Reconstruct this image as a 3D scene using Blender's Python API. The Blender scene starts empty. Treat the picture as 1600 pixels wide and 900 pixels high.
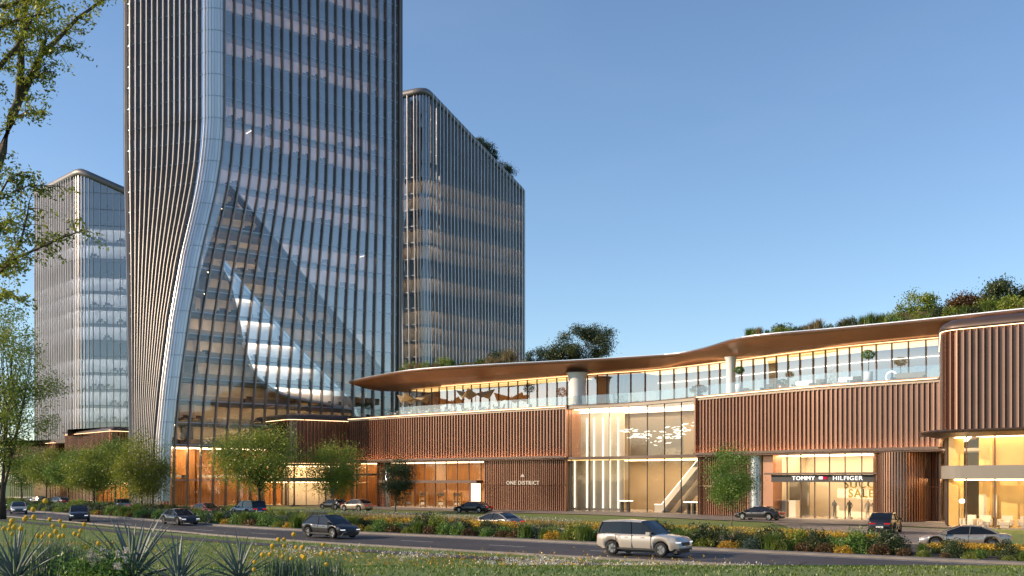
import bpy, bmesh, math, random
import numpy as np
from mathutils import Vector, Matrix
R = math.radians
rnd = random.Random(7)
rng = np.random.default_rng(11)
SC = bpy.context.scene
COL = SC.collection

# ------------------------------------------------------------------ camera, sky, sun, exposure
EYE = 4.1            # metres above the carriageway
FP, HZ = 1600.0, 751.0   # focal length and horizon row of the 1600 px wide photograph
cam = bpy.data.cameras.new('camera'); cam_o = bpy.data.objects.new('camera', cam); COL.objects.link(cam_o)
cam_o.location = (0, 0, EYE); cam_o.rotation_euler = (R(90), 0, 0)
cam.sensor_width = 36; cam.lens = 36; cam.shift_y = (HZ - 450) / 1600; cam.clip_end = 6000; cam.clip_start = 0.1
SC.camera = cam_o

SUN_AZ = R(264)      # compass direction the light comes from, clockwise from +Y
SUN_EL = R(22)
world = bpy.data.worlds.new('World'); SC.world = world; world.use_nodes = True
wn = world.node_tree.nodes; wl = world.node_tree.links
sky = wn.new('ShaderNodeTexSky'); sky.sky_type = 'NISHITA'; sky.sun_disc = False
sky.sun_elevation = SUN_EL; sky.sun_rotation = SUN_AZ
sky.air_density = 1.0; sky.dust_density = 0.25; sky.ozone_density = 3.0; sky.altitude = 300
tcw = wn.new('ShaderNodeTexCoord'); mpw = wn.new('ShaderNodeMapping'); mpw.inputs['Scale'].default_value = (2.2, 2.2, 9.0); wl.new(tcw.outputs['Generated'], mpw.inputs[0])
nzw = wn.new('ShaderNodeTexNoise'); nzw.inputs['Scale'].default_value = 1.6; nzw.inputs['Detail'].default_value = 6; wl.new(mpw.outputs[0], nzw.inputs['Vector'])
rpw = wn.new('ShaderNodeValToRGB'); rpw.color_ramp.elements[0].position = .50; rpw.color_ramp.elements[1].position = .78; rpw.color_ramp.elements[1].color = (.03, .03, .03, 1); wl.new(nzw.outputs['Fac'], rpw.inputs[0])
mxw = wn.new('ShaderNodeMixRGB'); mxw.inputs[2].default_value = (5.2, 4.6, 4.9, 1); wl.new(rpw.outputs[0], mxw.inputs[0]); wl.new(sky.outputs[0], mxw.inputs[1])   # faint high cloud
wl.new(mxw.outputs[0], wn['Background'].inputs[0]); wn['Background'].inputs[1].default_value = 0.15

sun = bpy.data.lights.new('sun', 'SUN'); sun.energy = 4.4; sun.angle = R(0.6); sun.color = (1, 0.78, 0.54)
sun_o = bpy.data.objects.new('sun', sun); COL.objects.link(sun_o)
sd = Vector((math.sin(SUN_AZ) * math.cos(SUN_EL), math.cos(SUN_AZ) * math.cos(SUN_EL), math.sin(SUN_EL)))
sun_o.rotation_euler = sd.to_track_quat('Z', 'Y').to_euler(); sun_o.location = (-60, -20, 60)
SC.view_settings.view_transform = 'Standard'; SC.view_settings.look = 'None'
SC.view_settings.exposure = 0.38; SC.view_settings.gamma = 1.0
SC.cycles.max_bounces = 8; SC.cycles.diffuse_bounces = 3; SC.cycles.glossy_bounces = 4
SC.cycles.transparent_max_bounces = 24; SC.cycles.transmission_bounces = 4
SC.cycles.caustics_reflective = False; SC.cycles.caustics_refractive = False
SC.cycles.sample_clamp_indirect = 4.0
SC.cycles.use_denoising = True

# ------------------------------------------------------------------ helpers
def Wp(px, py, d):                       # photograph pixel at depth d -> world point
    return Vector(((px - 800) * d / FP, d, EYE - (py - HZ) * d / FP))
def Gd(px, py):                          # pixel on the level ground -> plan point
    d = FP * EYE / (py - HZ)
    return ((px - 800) * d / FP, d)
def XY(px, d): return ((px - 800) * d / FP, d)

def nodes_of(m):
    m.use_nodes = True
    return m.node_tree.nodes, m.node_tree.links
MATS = {}
def mat(name, col, rough=0.5, metal=0.0, var=0.0, scale=1.0, bump=0.0, bscale=20.0, col2=None, spec=0.5, stretch=None, coat=0.0, island=0.0, objvar=0.0):
    m = bpy.data.materials.new(name); n, l = nodes_of(m); MATS[name] = m
    b = n['Principled BSDF']
    b.inputs['Base Color'].default_value = (*col, 1); b.inputs['Roughness'].default_value = rough
    b.inputs['Metallic'].default_value = metal; b.inputs['Specular IOR Level'].default_value = spec
    b.inputs['Coat Weight'].default_value = coat
    if var or bump or col2 or island:
        tc = n.new('ShaderNodeTexCoord'); src = tc.outputs['Object']
        if stretch:
            mp = n.new('ShaderNodeMapping'); mp.inputs['Scale'].default_value = stretch
            l.new(src, mp.inputs[0]); src = mp.outputs[0]
    if var or col2:
        t = n.new('ShaderNodeTexNoise'); t.inputs['Scale'].default_value = scale; t.inputs['Detail'].default_value = 5
        l.new(src, t.inputs['Vector'])
        r = n.new('ShaderNodeValToRGB'); r.color_ramp.elements[0].position = .3; r.color_ramp.elements[1].position = .7
        c2 = col2 or tuple(min(1, c * (1 + var)) for c in col)
        c1 = col if col2 else tuple(c * (1 - var) for c in col)
        r.color_ramp.elements[0].color = (*c1, 1); r.color_ramp.elements[1].color = (*c2, 1)
        l.new(t.outputs['Fac'], r.inputs[0]); out = r.outputs[0]
        if island:
            out = island_var(n, l, out, island)
        if objvar:
            oi = n.new('ShaderNodeObjectInfo'); hs = n.new('ShaderNodeHueSaturation'); mo = n.new('ShaderNodeMapRange'); mo.inputs['To Min'].default_value = 1 - objvar; mo.inputs['To Max'].default_value = 1 + objvar
            l.new(oi.outputs['Random'], mo.inputs['Value']); l.new(mo.outputs[0], hs.inputs['Value']); l.new(out, hs.inputs['Color']); out = hs.outputs[0]
        l.new(out, b.inputs['Base Color'])
    if bump:
        t2 = n.new('ShaderNodeTexNoise'); t2.inputs['Scale'].default_value = bscale; t2.inputs['Detail'].default_value = 6
        l.new(src, t2.inputs['Vector'])
        bp = n.new('ShaderNodeBump'); bp.inputs['Strength'].default_value = bump; bp.inputs['Distance'].default_value = 0.05
        l.new(t2.outputs['Fac'], bp.inputs['Height']); l.new(bp.outputs[0], b.inputs['Normal'])
    return m
def island_var(n, l, out, amt):
    g = n.new('ShaderNodeNewGeometry'); h = n.new('ShaderNodeHueSaturation')
    mr = n.new('ShaderNodeMapRange'); mr.inputs['To Min'].default_value = 1 - amt; mr.inputs['To Max'].default_value = 1 + amt
    l.new(g.outputs['Random Per Island'], mr.inputs['Value']); l.new(mr.outputs[0], h.inputs['Value'])
    mr2 = n.new('ShaderNodeMapRange'); mr2.inputs['To Min'].default_value = 0.5 - amt * .05; mr2.inputs['To Max'].default_value = 0.5 + amt * .05
    l.new(g.outputs['Random Per Island'], mr2.inputs['Value']); l.new(mr2.outputs[0], h.inputs['Hue'])
    l.new(out, h.inputs['Color']); return h.outputs[0]
def emit(name, col, s):
    m = bpy.data.materials.new(name); n, l = nodes_of(m); MATS[name] = m
    n.remove(n['Principled BSDF']); e = n.new('ShaderNodeEmission'); e.inputs[0].default_value = (*col, 1); e.inputs[1].default_value = s
    l.new(e.outputs[0], n['Material Output'].inputs[0]); return m
def glass(name, tint, refl, grough=0.02, gcol=(1, 1, 1), base=0.06, noise=0.0):
    """architectural glass: clear body with a mirror-like coating whose strength grows towards grazing angles"""
    m = bpy.data.materials.new(name); n, l = nodes_of(m); MATS[name] = m
    n.remove(n['Principled BSDF'])
    tr = n.new('ShaderNodeBsdfTransparent'); tr.inputs[0].default_value = (*tint, 1)
    gl = n.new('ShaderNodeBsdfGlossy'); gl.inputs[0].default_value = (*gcol, 1); gl.inputs['Roughness'].default_value = grough
    lw = n.new('ShaderNodeLayerWeight'); lw.inputs[0].default_value = 0.35
    mr = n.new('ShaderNodeMapRange'); mr.inputs['To Min'].default_value = base; mr.inputs['To Max'].default_value = refl
    l.new(lw.outputs['Fresnel'], mr.inputs['Value'])
    mx = n.new('ShaderNodeMixShader'); l.new(mr.outputs[0], mx.inputs[0]); l.new(tr.outputs[0], mx.inputs[1]); l.new(gl.outputs[0], mx.inputs[2])
    if noise:
        tc = n.new('ShaderNodeTexCoord'); t = n.new('ShaderNodeTexNoise'); t.inputs['Scale'].default_value = .35; t.inputs['Detail'].default_value = 2
        l.new(tc.outputs['Object'], t.inputs['Vector'])
        bp = n.new('ShaderNodeBump'); bp.inputs['Strength'].default_value = noise; bp.inputs['Distance'].default_value = .1
        l.new(t.outputs['Fac'], bp.inputs['Height']); l.new(bp.outputs[0], gl.inputs['Normal'])
    l.new(mx.outputs[0], n['Material Output'].inputs[0]); return m
def leafmat(name, c1, c2, trans=0.35, scale=.6):
    m = bpy.data.materials.new(name); n, l = nodes_of(m); MATS[name] = m
    n.remove(n['Principled BSDF'])
    tc = n.new('ShaderNodeTexCoord'); t = n.new('ShaderNodeTexNoise'); t.inputs['Scale'].default_value = scale; t.inputs['Detail'].default_value = 3
    l.new(tc.outputs['Object'], t.inputs['Vector'])
    r = n.new('ShaderNodeValToRGB'); r.color_ramp.elements[0].position = .35; r.color_ramp.elements[1].position = .65
    r.color_ramp.elements[0].color = (*c1, 1); r.color_ramp.elements[1].color = (*c2, 1)
    l.new(t.outputs['Fac'], r.inputs[0]); o = island_var(n, l, r.outputs[0], .35)
    d = n.new('ShaderNodeBsdfDiffuse'); tl = n.new('ShaderNodeBsdfTranslucent'); g = n.new('ShaderNodeBsdfGlossy')
    g.inputs['Roughness'].default_value = .45
    l.new(o, d.inputs[0]); l.new(o, tl.inputs[0])
    mx = n.new('ShaderNodeMixShader'); mx.inputs[0].default_value = trans; l.new(d.outputs[0], mx.inputs[1]); l.new(tl.outputs[0], mx.inputs[2])
    m2 = n.new('ShaderNodeMixShader'); m2.inputs[0].default_value = .05; l.new(mx.outputs[0], m2.inputs[1]); l.new(g.outputs[0], m2.inputs[2])
    l.new(m2.outputs[0], n['Material Output'].inputs[0]); return m

def mesh_obj(name, V, F, m, parent=None, smooth=False, kind=None):
    me = bpy.data.meshes.new(name)
    if isinstance(V, np.ndarray):
        k = F.shape[1]
        me.vertices.add(len(V)); me.vertices.foreach_set('co', V.astype(np.float32).ravel())
        me.loops.add(F.size); me.loops.foreach_set('vertex_index', F.astype(np.int32).ravel())
        me.polygons.add(len(F)); me.polygons.foreach_set('loop_start', np.arange(0, F.size, k, dtype=np.int32))
        try: me.polygons.foreach_set('loop_total', np.full(len(F), k, dtype=np.int32))
        except Exception: pass
        me.update(calc_edges=True)
    else:
        me.from_pydata([tuple(v) for v in V], [], F); me.update()
    if smooth:
        me.polygons.foreach_set('use_smooth', [True] * len(me.polygons))
    if m is not None: me.materials.append(m)
    o = bpy.data.objects.new(name, me)
    return put(o, parent, kind)
def put(o, parent=None, kind=None):
    COL.objects.link(o)
    if parent is not None:
        o.parent = parent
        o.matrix_parent_inverse = wm(parent).inverted()
    if kind: o['kind'] = kind
    return o
def wm(o):                               # world matrix without a depsgraph update
    m = o.matrix_basis.copy()
    if o.parent is not None: m = wm(o.parent) @ o.matrix_parent_inverse @ m
    return m
def tag(o, label, cat=None, group=None, kind=None):
    o['label'] = label
    if cat: o['category'] = cat
    if group: o['group'] = group
    if kind: o['kind'] = kind
    return o
def thing(name, label, cat, loc=(0, 0, 0), rz=0, group=None):
    o = bpy.data.objects.new(name, None); COL.objects.link(o); o.empty_display_size = .5
    o.location = loc; o.rotation_euler = (0, 0, rz)
    return tag(o, label, cat, group)
def copy_tree(o, parent=None):
    c = o.copy(); COL.objects.link(c); c.parent = parent
    for ch in list(o.children): copy_tree(ch, c)
    return c
class MB:
    def __init__(s): s.v = []; s.f = []
    def add(s, V, F):
        b = len(s.v); s.v += [tuple(v) for v in V]; s.f += [tuple(i + b for i in f) for f in F]; return s
    def box(s, x0, x1, y0, y1, z0, z1, M=None):
        V = [Vector(p) for p in ((x0,y0,z0),(x1,y0,z0),(x1,y1,z0),(x0,y1,z0),(x0,y0,z1),(x1,y0,z1),(x1,y1,z1),(x0,y1,z1))]
        if M is not None: V = [M @ p for p in V]
        return s.add(V, [(0,3,2,1),(4,5,6,7),(0,1,5,4),(1,2,6,5),(2,3,7,6),(3,0,4,7)])
    def tube(s, pts, rad, n=6, cap=True):
        pts = [Vector(p) for p in pts]; V = []; F = []
        for i, p in enumerate(pts):
            d = (pts[min(i + 1, len(pts) - 1)] - pts[max(i - 1, 0)])
            if d.length < 1e-6: d = Vector((0, 0, 1))
            d.normalize(); a = d.orthogonal().normalized() if abs(d.z) > .95 else d.cross(Vector((0, 0, 1))).normalized(); c = d.cross(a)
            r = rad[i] if hasattr(rad, '__len__') else rad
            for k in range(n):
                t = 2 * math.pi * k / n; V.append(p + a * math.cos(t) * r + c * math.sin(t) * r)
        for i in range(len(pts) - 1):
            for k in range(n):
                F.append((i*n+k, i*n+(k+1)%n, (i+1)*n+(k+1)%n, (i+1)*n+k))
        if cap: F += [tuple(range(n - 1, -1, -1)), tuple((len(pts) - 1) * n + k for k in range(n))]
        return s.add(V, F)
    def cyl(s, c, r, z0, z1, n=16, r2=None):
        r2 = r if r2 is None else r2
        V = [(c[0]+r*math.cos(2*math.pi*k/n), c[1]+r*math.sin(2*math.pi*k/n), z0) for k in range(n)] + [(c[0]+r2*math.cos(2*math.pi*k/n), c[1]+r2*math.sin(2*math.pi*k/n), z1) for k in range(n)]
        return s.add(V, [(k, (k+1)%n, n+(k+1)%n, n+k) for k in range(n)] + [tuple(range(n-1,-1,-1)), tuple(range(n, 2*n))])
    def lathe(s, prof, n=12, c=(0,0,0)):
        V = []; F = []
        for r, z in prof:
            for k in range(n): V.append((c[0]+r*math.cos(2*math.pi*k/n), c[1]+r*math.sin(2*math.pi*k/n), c[2]+z))
        for i in range(len(prof)-1):
            for k in range(n): F.append((i*n+k, i*n+(k+1)%n, (i+1)*n+(k+1)%n, (i+1)*n+k))
        return s.add(V, F)
    def prism(s, poly, z0, z1):
        n = len(poly); V = [(x, y, z0) for x, y in poly] + [(x, y, z1) for x, y in poly]
        return s.add(V, [tuple(range(n-1,-1,-1)), tuple(range(n, 2*n))] + [(k, (k+1)%n, n+(k+1)%n, n+k) for k in range(n)])
    def build(s, name, m, parent=None, smooth=False, kind=None):
        return mesh_obj(name, s.v, s.f, m, parent, smooth, kind)

class Curve:
    """a plan curve, left to right as seen from the street; normal points towards the street"""
    def __init__(s, pts, smooth=True, n=24):
        P = [np.array(p, float) for p in pts]; out = []
        if smooth:
            E = [2*P[0]-P[1]] + P + [2*P[-1]-P[-2]]
            for i in range(1, len(E) - 2):
                p0, p1, p2, p3 = E[i-1:i+3]
                for k in range(n):
                    t = k / n
                    out.append(.5*((2*p1)+(-p0+p2)*t+(2*p0-5*p1+4*p2-p3)*t*t+(-p0+3*p1-3*p2+p3)*t**3))
            out.append(P[-1])
        else: out = P
        s.p = np.array(out); d = np.linalg.norm(np.diff(s.p, axis=0), axis=1); s.s = np.concatenate([[0], np.cumsum(d)]); s.L = s.s[-1]
    def at(s, q, off=0.0):
        q = min(max(q, 0), s.L)
        p = np.array([np.interp(q, s.s, s.p[:, 0]), np.interp(q, s.s, s.p[:, 1])])
        e = .35
        a = np.array([np.interp(max(q-e, 0), s.s, s.p[:, 0]), np.interp(max(q-e, 0), s.s, s.p[:, 1])])
        b = np.array([np.interp(min(q+e, s.L), s.s, s.p[:, 0]), np.interp(min(q+e, s.L), s.s, s.p[:, 1])])
        t = (b - a) / np.linalg.norm(b - a); nn = np.array([t[1], -t[0]])
        r = p + nn * off
        return r[0], r[1], math.atan2(t[1], t[0]), nn
    def at_px(s, px, off=0.0):
        best = None
        for q in np.linspace(0, s.L, 1200):
            x, y, a, nn = s.at(q, off); e = abs(800 + FP * x / y - px)
            if best is None or e < best[0]: best = (e, q)
        return best[1]
def fillet(pts, r, n=6):
    out = [pts[0]]
    for i in range(1, len(pts) - 1):
        a, b, c = (Vector(p) for p in pts[i-1:i+2]); u = (a - b).normalized(); v = (c - b).normalized()
        d = min(r, (a-b).length*.45, (c-b).length*.45)
        for k in range(n + 1):
            t = k / n; p = (b + u*d)*(1-t)**2 + b*2*t*(1-t) + (b + v*d)*t*t; out.append((p.x, p.y))
    return out + [pts[-1]]
def sweep(name, cv, s0, s1, sec, m, parent, step=1.2, smooth=False, closed=True, kind=None):
    n = max(1, int((s1 - s0) / step)); qs = [s0 + (s1 - s0) * i / n for i in range(n + 1)]
    inner = [q for q in cv.s if s0 < q < s1] if len(cv.s) < 60 else []
    qs = sorted(set(qs + inner)); V = []; F = []; k = len(sec)
    for q in qs:
        for off, z in sec:
            x, y, a, nn = cv.at(q, off); V.append((x, y, z))
    for i in range(len(qs) - 1):
        for j in range(k if closed else k - 1):
            F.append((i*k+j, i*k+(j+1)%k, (i+1)*k+(j+1)%k, (i+1)*k+j))
    if closed: F += [tuple(range(k)), tuple((len(qs)-1)*k+j for j in range(k-1, -1, -1))]
    return mesh_obj(name, V, F, m, parent, smooth, kind)
def rect(o0, o1, z0, z1): return [(o0, z0), (o1, z0), (o1, z1), (o0, z1)]
def rib_row(name, cv, s0, s1, off, z0, z1, sp, w, d, m, parent, mid=0.55):
    """upright metal fins, one object each, sharing one tapered mesh"""
    h = z1 - z0
    prof = [(-w/2, 0), (-w*mid/2, -d), (w*mid/2, -d), (w/2, 0)]
    b = MB(); V = [(x, y, 0) for x, y in prof] + [(x, y, h) for x, y in prof]
    b.add(V, [(0,1,5,4),(1,2,6,5),(2,3,7,6),(3,2,1,0),(4,5,6,7)])
    n = max(1, int(round((s1 - s0) / sp))); first = None
    for i in range(n + 1):
        x, y, a, nn = cv.at(s0 + (s1 - s0) * i / n, off)
        if first is None: o = b.build(name, m, parent); first = o.data
        else: o = bpy.data.objects.new(name, first); put(o, parent)
        o.location = (x, y, z0); o.rotation_euler = (0, 0, a)
def pane_row(cv, s0, s1, off, z0, z1, sp, parent, gm, fm, fw=.07, fd=.12, name='glass_pane', jit=.006, last=True):
    n = max(1, int(round((s1 - s0) / sp))); fr = None
    for i in range(n + 1):
        q = s0 + (s1 - s0) * i / n; x, y, a, nn = cv.at(q, off)
        if fm is not None and (last or i < n):
            if fr is None:
                o = MB().box(-fw/2, fw/2, -fd, .02, 0, z1 - z0).build('mullion', fm, parent); fr = o.data
            else:
                o = bpy.data.objects.new('mullion', fr); put(o, parent)
            o.location = (x, y, z0); o.rotation_euler = (0, 0, a)
        if i < n:
            x2, y2, a2, _ = cv.at(q + (s1 - s0) / n, off); j = [rnd.uniform(-jit, jit) for _ in range(4)]
            mesh_obj(name, [(x+j[0], y+j[0], z0), (x2+j[1], y2+j[1], z0), (x2+j[2], y2+j[2], z1), (x+j[3], y+j[3], z1)], [(0, 1, 2, 3)], gm, parent)
def text(name, s, size, m, parent, loc, rz, ext=.03, align='CENTER', bold=0.0, sx=1.0):
    c = bpy.data.curves.new(name, 'FONT'); c.body = s; c.size = size; c.extrude = ext; c.align_x = align; c.offset = bold; c.space_character = 1.12
    c.materials.append(m); c.resolution_u = 3
    t = bpy.data.objects.new('tmp_text', c); COL.objects.link(t); bpy.context.view_layer.update()
    me = bpy.data.meshes.new_from_object(t.evaluated_get(bpy.context.evaluated_depsgraph_get())); bpy.data.objects.remove(t)
    me.materials.clear(); me.materials.append(m)
    o = bpy.data.objects.new(name, me); put(o, parent); o.location = loc; o.rotation_euler = (R(90), 0, rz); o.scale = (sx, 1, 1); return o

# ------------------------------------------------------------------ materials
M = {}
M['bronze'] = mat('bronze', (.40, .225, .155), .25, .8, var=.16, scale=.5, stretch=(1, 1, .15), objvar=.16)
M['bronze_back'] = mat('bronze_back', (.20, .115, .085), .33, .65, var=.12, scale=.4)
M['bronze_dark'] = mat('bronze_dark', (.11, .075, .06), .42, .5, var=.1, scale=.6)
M['copper'] = mat('copper', (.42, .225, .15), .32, .85, var=.08, scale=.3)
M['soffit'] = mat('soffit', (.46, .235, .12), .35, .55, var=.1, scale=.5)
M['fin'] = mat('fin', (.42, .38, .355), .3, .75, var=.12, scale=.3, objvar=.12)
M['fin_dark'] = mat('fin_dark', (.23, .195, .175), .28, .75, var=.12, scale=.3, objvar=.15)
M['fin_grey'] = mat('fin_grey', (.21, .20, .20), .5, .5, var=.1, scale=.3)
M['fin_silver'] = mat('fin_silver', (.62, .60, .60), .3, .6, var=.08, scale=.3)
M['silver'] = mat('silver', (.66, .66, .68), .32, .95)
M['line'] = mat('line', (.42, .46, .52), .4, .5)
M['slab'] = mat('slab', (.33, .31, .30), .7)
M['core_blue'] = mat('core_blue', (.24, .26, .31), .7, var=.3, scale=.3)  # wall of unlit floors, their dimness put into the colour
M['core_lit'] = mat('core_lit', (.62, .50, .46), .7, var=.2, scale=.3)  # paler wall of lit floors, the room light put into the colour
M['core_beige'] = mat('core_beige', (.66, .54, .38), .7, var=.25, scale=.4)
M['beige'] = mat('beige', (.62, .52, .40), .6, var=.08, scale=.5)
M['cream'] = mat('cream', (.74, .66, .55), .5, var=.05, scale=.5)
M['white'] = mat('white', (.8, .78, .75), .45, var=.04, scale=.8)
M['wood'] = mat('wood', (.42, .19, .06), .5, var=.35, scale=1.2, stretch=(6, 6, .4))
M['gold'] = mat('gold', (.55, .36, .13), .45, .3, var=.15, scale=.6)
M['taupe'] = mat('taupe', (.23, .20, .165), .55, var=.06, scale=.5)
M['dark'] = mat('dark', (.02, .02, .022), .45)
M['floor_tile'] = mat('floor_tile', (.42, .34, .26), .25, var=.1, scale=.4)
M['glass'] = glass('glass', (.86, .88, .90), .8, base=.26)
M['glass_shop'] = glass('glass_shop', (.95, .93, .88), .45, base=.04)
M['glass_rail'] = glass('glass_rail', (.82, .90, .92), .65, base=.13)
M['glass_tower'] = glass('glass_tower', (.74, .76, .80), .95, base=.26, gcol=(1, .94, .90), noise=.10)
M['glass_slate'] = glass('glass_slate', (.66, .66, .68), .8, base=.14, noise=.05)
M['glass_dark'] = glass('glass_dark', (.45, .45, .47), .7, base=.14, noise=.05)
M['glass_pale'] = glass('glass_pale', (.90, .91, .93), .8, base=.30, gcol=(.9, .92, .95), noise=.12)
M['glass_side'] = glass('glass_side', (.7, .72, .76), .95, base=.5, gcol=(.95, .93, .95), noise=.06)
M['glass_corner'] = mat('corner_metal', (.70, .68, .67), .36, .9, var=.1, scale=.5, stretch=(3, 3, .1))
M['glass_clear'] = glass('glass_clear', (.88, .87, .84), .5, base=.07)
M['led'] = emit('led', (1, .66, .36), 4.0)
M['led_tray'] = emit('led_tray', (1, .50, .22), 34.0)
M['ceil_gold'] = emit('ceil_gold', (1, .62, .22), 1.4)
M['led_text'] = emit('led_text', (1, .95, .86), 1.5)
M['led_dim'] = emit('led_dim', (1, .55, .25), 3.2)
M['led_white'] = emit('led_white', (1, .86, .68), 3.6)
M['ceil_warm'] = emit('ceil_warm', (1, .70, .38), 9.0)
M['ceil_soft'] = emit('ceil_soft', (1, .70, .42), 4.5)
M['strip_atrium'] = emit('strip_atrium', (1, .76, .50), 25.0)
M['strip_office'] = emit('strip_office', (1, .80, .70), 9.0)
M['strip_beige'] = emit('strip_beige', (1, .78, .52), 6.0)
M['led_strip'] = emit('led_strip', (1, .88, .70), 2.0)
M['led_sign'] = emit('led_sign', (1, .80, .58), .75)
M['ceil_office'] = emit('ceil_office', (1, .76, .68), .40)
M['strip_cool'] = emit('strip_cool', (.92, .95, 1), 12.0)
M['asphalt'] = mat('asphalt', (.052, .046, .046), .72, scale=.16, col2=(.088, .078, .074), bump=.35, bscale=24)
M['track'] = mat('track', (.040, .036, .037), .6, scale=.5, col2=(.062, .056, .055))
M['patch'] = mat('patch', (.034, .031, .032), .8, var=.2, scale=1)
M['paving'] = mat('paving', (.20, .175, .155), .65, var=.14, scale=.5, bump=.1, bscale=12)
M['kerb'] = mat('kerb', (.22, .19, .165), .75, var=.18, scale=1.2)
M['paint'] = mat('paint', (.62, .60, .55), .6, var=.2, scale=2)
M['soil'] = mat('soil', (.05, .038, .026), .9, var=.3, scale=2, bump=.4)
M['lawn'] = mat('lawn', (.095, .165, .028), .9, scale=.22, col2=(.18, .20, .045), bump=.5, bscale=9)
M['trunk'] = mat('trunk', (.075, .055, .042), .85, var=.3, scale=5, bump=.5, bscale=18)
M['trunk_pale'] = mat('trunk_pale', (.24, .20, .16), .85, var=.3, scale=5)
M['leaf'] = leafmat('leaf', (.16, .235, .026), (.33, .36, .042))
M['leaf_y'] = leafmat('leaf_y', (.15, .19, .018), (.31, .33, .035), .5)
M['leaf_d'] = leafmat('leaf_d', (.035, .06, .018), (.085, .11, .028), .25)
M['leaf_g'] = leafmat('leaf_g', (.085, .18, .026), (.19, .29, .042), .3)
M['leaf_blue'] = leafmat('leaf_blue', (.045, .085, .06), (.10, .15, .10), .25)
M['leaf_rust'] = leafmat('leaf_rust', (.10, .045, .012), (.15, .09, .02), .25)
M['straw'] = leafmat('straw', (.22, .17, .08), (.36, .29, .15), .4)
M['grass'] = leafmat('grass', (.10, .18, .022), (.21, .24, .045), .4, .25)
M['flower_y'] = leafmat('flower_y', (.50, .27, .015), (.62, .38, .03), .3)
M['flower_w'] = leafmat('flower_w', (.55, .50, .40), (.7, .66, .58), .3)
M['agave'] = mat('agave', (.11, .15, .135), .5, col2=(.19, .23, .20), scale=3, island=.2)
M['ball'] = mat('ball', (.62, .36, .02), .8, var=.15, scale=12, bump=.6, bscale=40)
M['tyre'] = mat('tyre', (.012, .012, .013), .8)
M['rim'] = mat('rim', (.32, .32, .33), .3, .9)
M['cglass'] = mat('cglass', (.010, .012, .016), .08, 0, spec=.35)
M['plastic'] = mat('plastic', (.014, .014, .015), .5)
M['tail'] = emit('tail', (1, .03, .03), .55)
M['head'] = emit('head', (.9, .94, 1), .9)
M['plate'] = mat('plate', (.7, .7, .68), .5)
M['fabric'] = leafmat('fabric', (.74, .60, .42), (.80, .67, .50), .5)
M['chair_white'] = mat('chair_white', (.8, .8, .8), .5)

# ------------------------------------------------------------------ ground, roads, paths
def ext(pts, a=160, b=120):
    p = [Vector(q) for q in pts]
    l = p[0] + (p[0] - p[1]).normalized() * a; r = p[-1] + (p[-1] - p[-2]).normalized() * b
    return [tuple(l)] + [tuple(q) for q in p] + [tuple(r)]
KERB = Curve(ext([Gd(*q) for q in ((50, 800), (200, 811), (400, 826), (800, 845), (1200, 865), (1600, 884))], 160, 60))
NEAR = Curve(ext([Gd(*q) for q in ((0, 806.5), (200, 824), (400, 842), (800, 866), (1200, 887), (1400, 897))], 160, 60))
DRIVE = Curve(ext([Gd(*q) for q in ((192, 797.5), (388, 809), (775, 828), (1150, 846), (1505, 861))], 200, 60))
def berm(x, y):                          # planted mound the picture is taken from, falling to the lawn
    t = np.clip((48 - y) / 34.0, 0, 1)
    z = 2.75 * t * t * (3 - 2 * t) * .55 + 2.75 * t * .45
    return z
def sheet(name, outline, z, m, label):
    o = mesh_obj(name, [(x, y, z) for x, y in outline], [tuple(range(len(outline)))], m)
    return tag(o, label, None, None, 'structure')
def strip(name, cv, o0, o1, z, m, label, s0=0, s1=None, parent=None):
    o = sweep(name, cv, s0, s1 or cv.L, [(o0, z), (o1, z)], m, parent, 2.0, closed=False)
    if label: tag(o, label, None, None, 'structure')
    return o
g = 3000
xs = np.concatenate([[-g, -400], np.linspace(-120, 120, 61), [400, g]]); ys = np.concatenate([[-g, -300], np.linspace(-40, 60, 41), [300, 900, g]])
GX, GY = np.meshgrid(xs, ys); GZ = berm(GX, GY)
V = np.stack([GX.ravel(), GY.ravel(), GZ.ravel()], 1); nx = len(xs); F = []
for j in range(len(ys) - 1):
    for i in range(nx - 1): F.append((j*nx+i, j*nx+i+1, (j+1)*nx+i+1, (j+1)*nx+i))
tag(mesh_obj('lawn', V, np.array(F), M['lawn'], smooth=True), 'mown green lawn and level ground around the road', None, None, 'structure')
# carriageway between the two kerbs
n = 90; V = []; F = []
for i in range(n + 1):
    x, y, a, nn = KERB.at(KERB.L * i / n); V.append((x, y, .02))
    x, y, a, nn = NEAR.at(NEAR.L * i / n); V.append((x, y, .02))
for i in range(n): F.append((2*i, 2*i+2, 2*i+3, 2*i+1))
road = tag(mesh_obj('road', V, F, M['asphalt']), 'dark asphalt road curving past the lawn', None, None, 'structure')
sweep('edge_line', KERB, 30, KERB.L - 5, [(.55, .028), (.70, .028)], M['paint'], road, 2.0, closed=False)
for i in range(26):
    q = 60 + i * 8.0
    if q < KERB.L - 6:
        sweep('lane_dash', KERB, q, q + 3, [(4.6, .028), (4.74, .028)], M['paint'], road, 1.0, closed=False)
for o_ in (2.2, 3.7, 6.6, 8.1): sweep('tyre_track', KERB, 40, KERB.L - 5, [(o_ - .3, .024), (o_ + .3, .024)], M['track'], road, 2.0, closed=False)
for px, o_ in ((640, 3.0), (880, 7.4), (1240, 2.6), (330, 6.0)):
    x, y, a, nn = KERB.at(KERB.at_px(px), o_); MB().cyl((x, y), .34, .021, .032, 20).build('manhole_cover', M['dark'], road)
for q, o_, l_, w_ in ((96, 1.4, 5, 1.5), (120, 7.2, 8, 1.2), (141, 2.4, 4, 2.2), (155, 8.2, 6, .9)): sweep('road_patch', KERB, q, q + l_, [(o_, .026), (o_ + w_, .026)], M['patch'], road, 1.5, closed=False)
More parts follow.
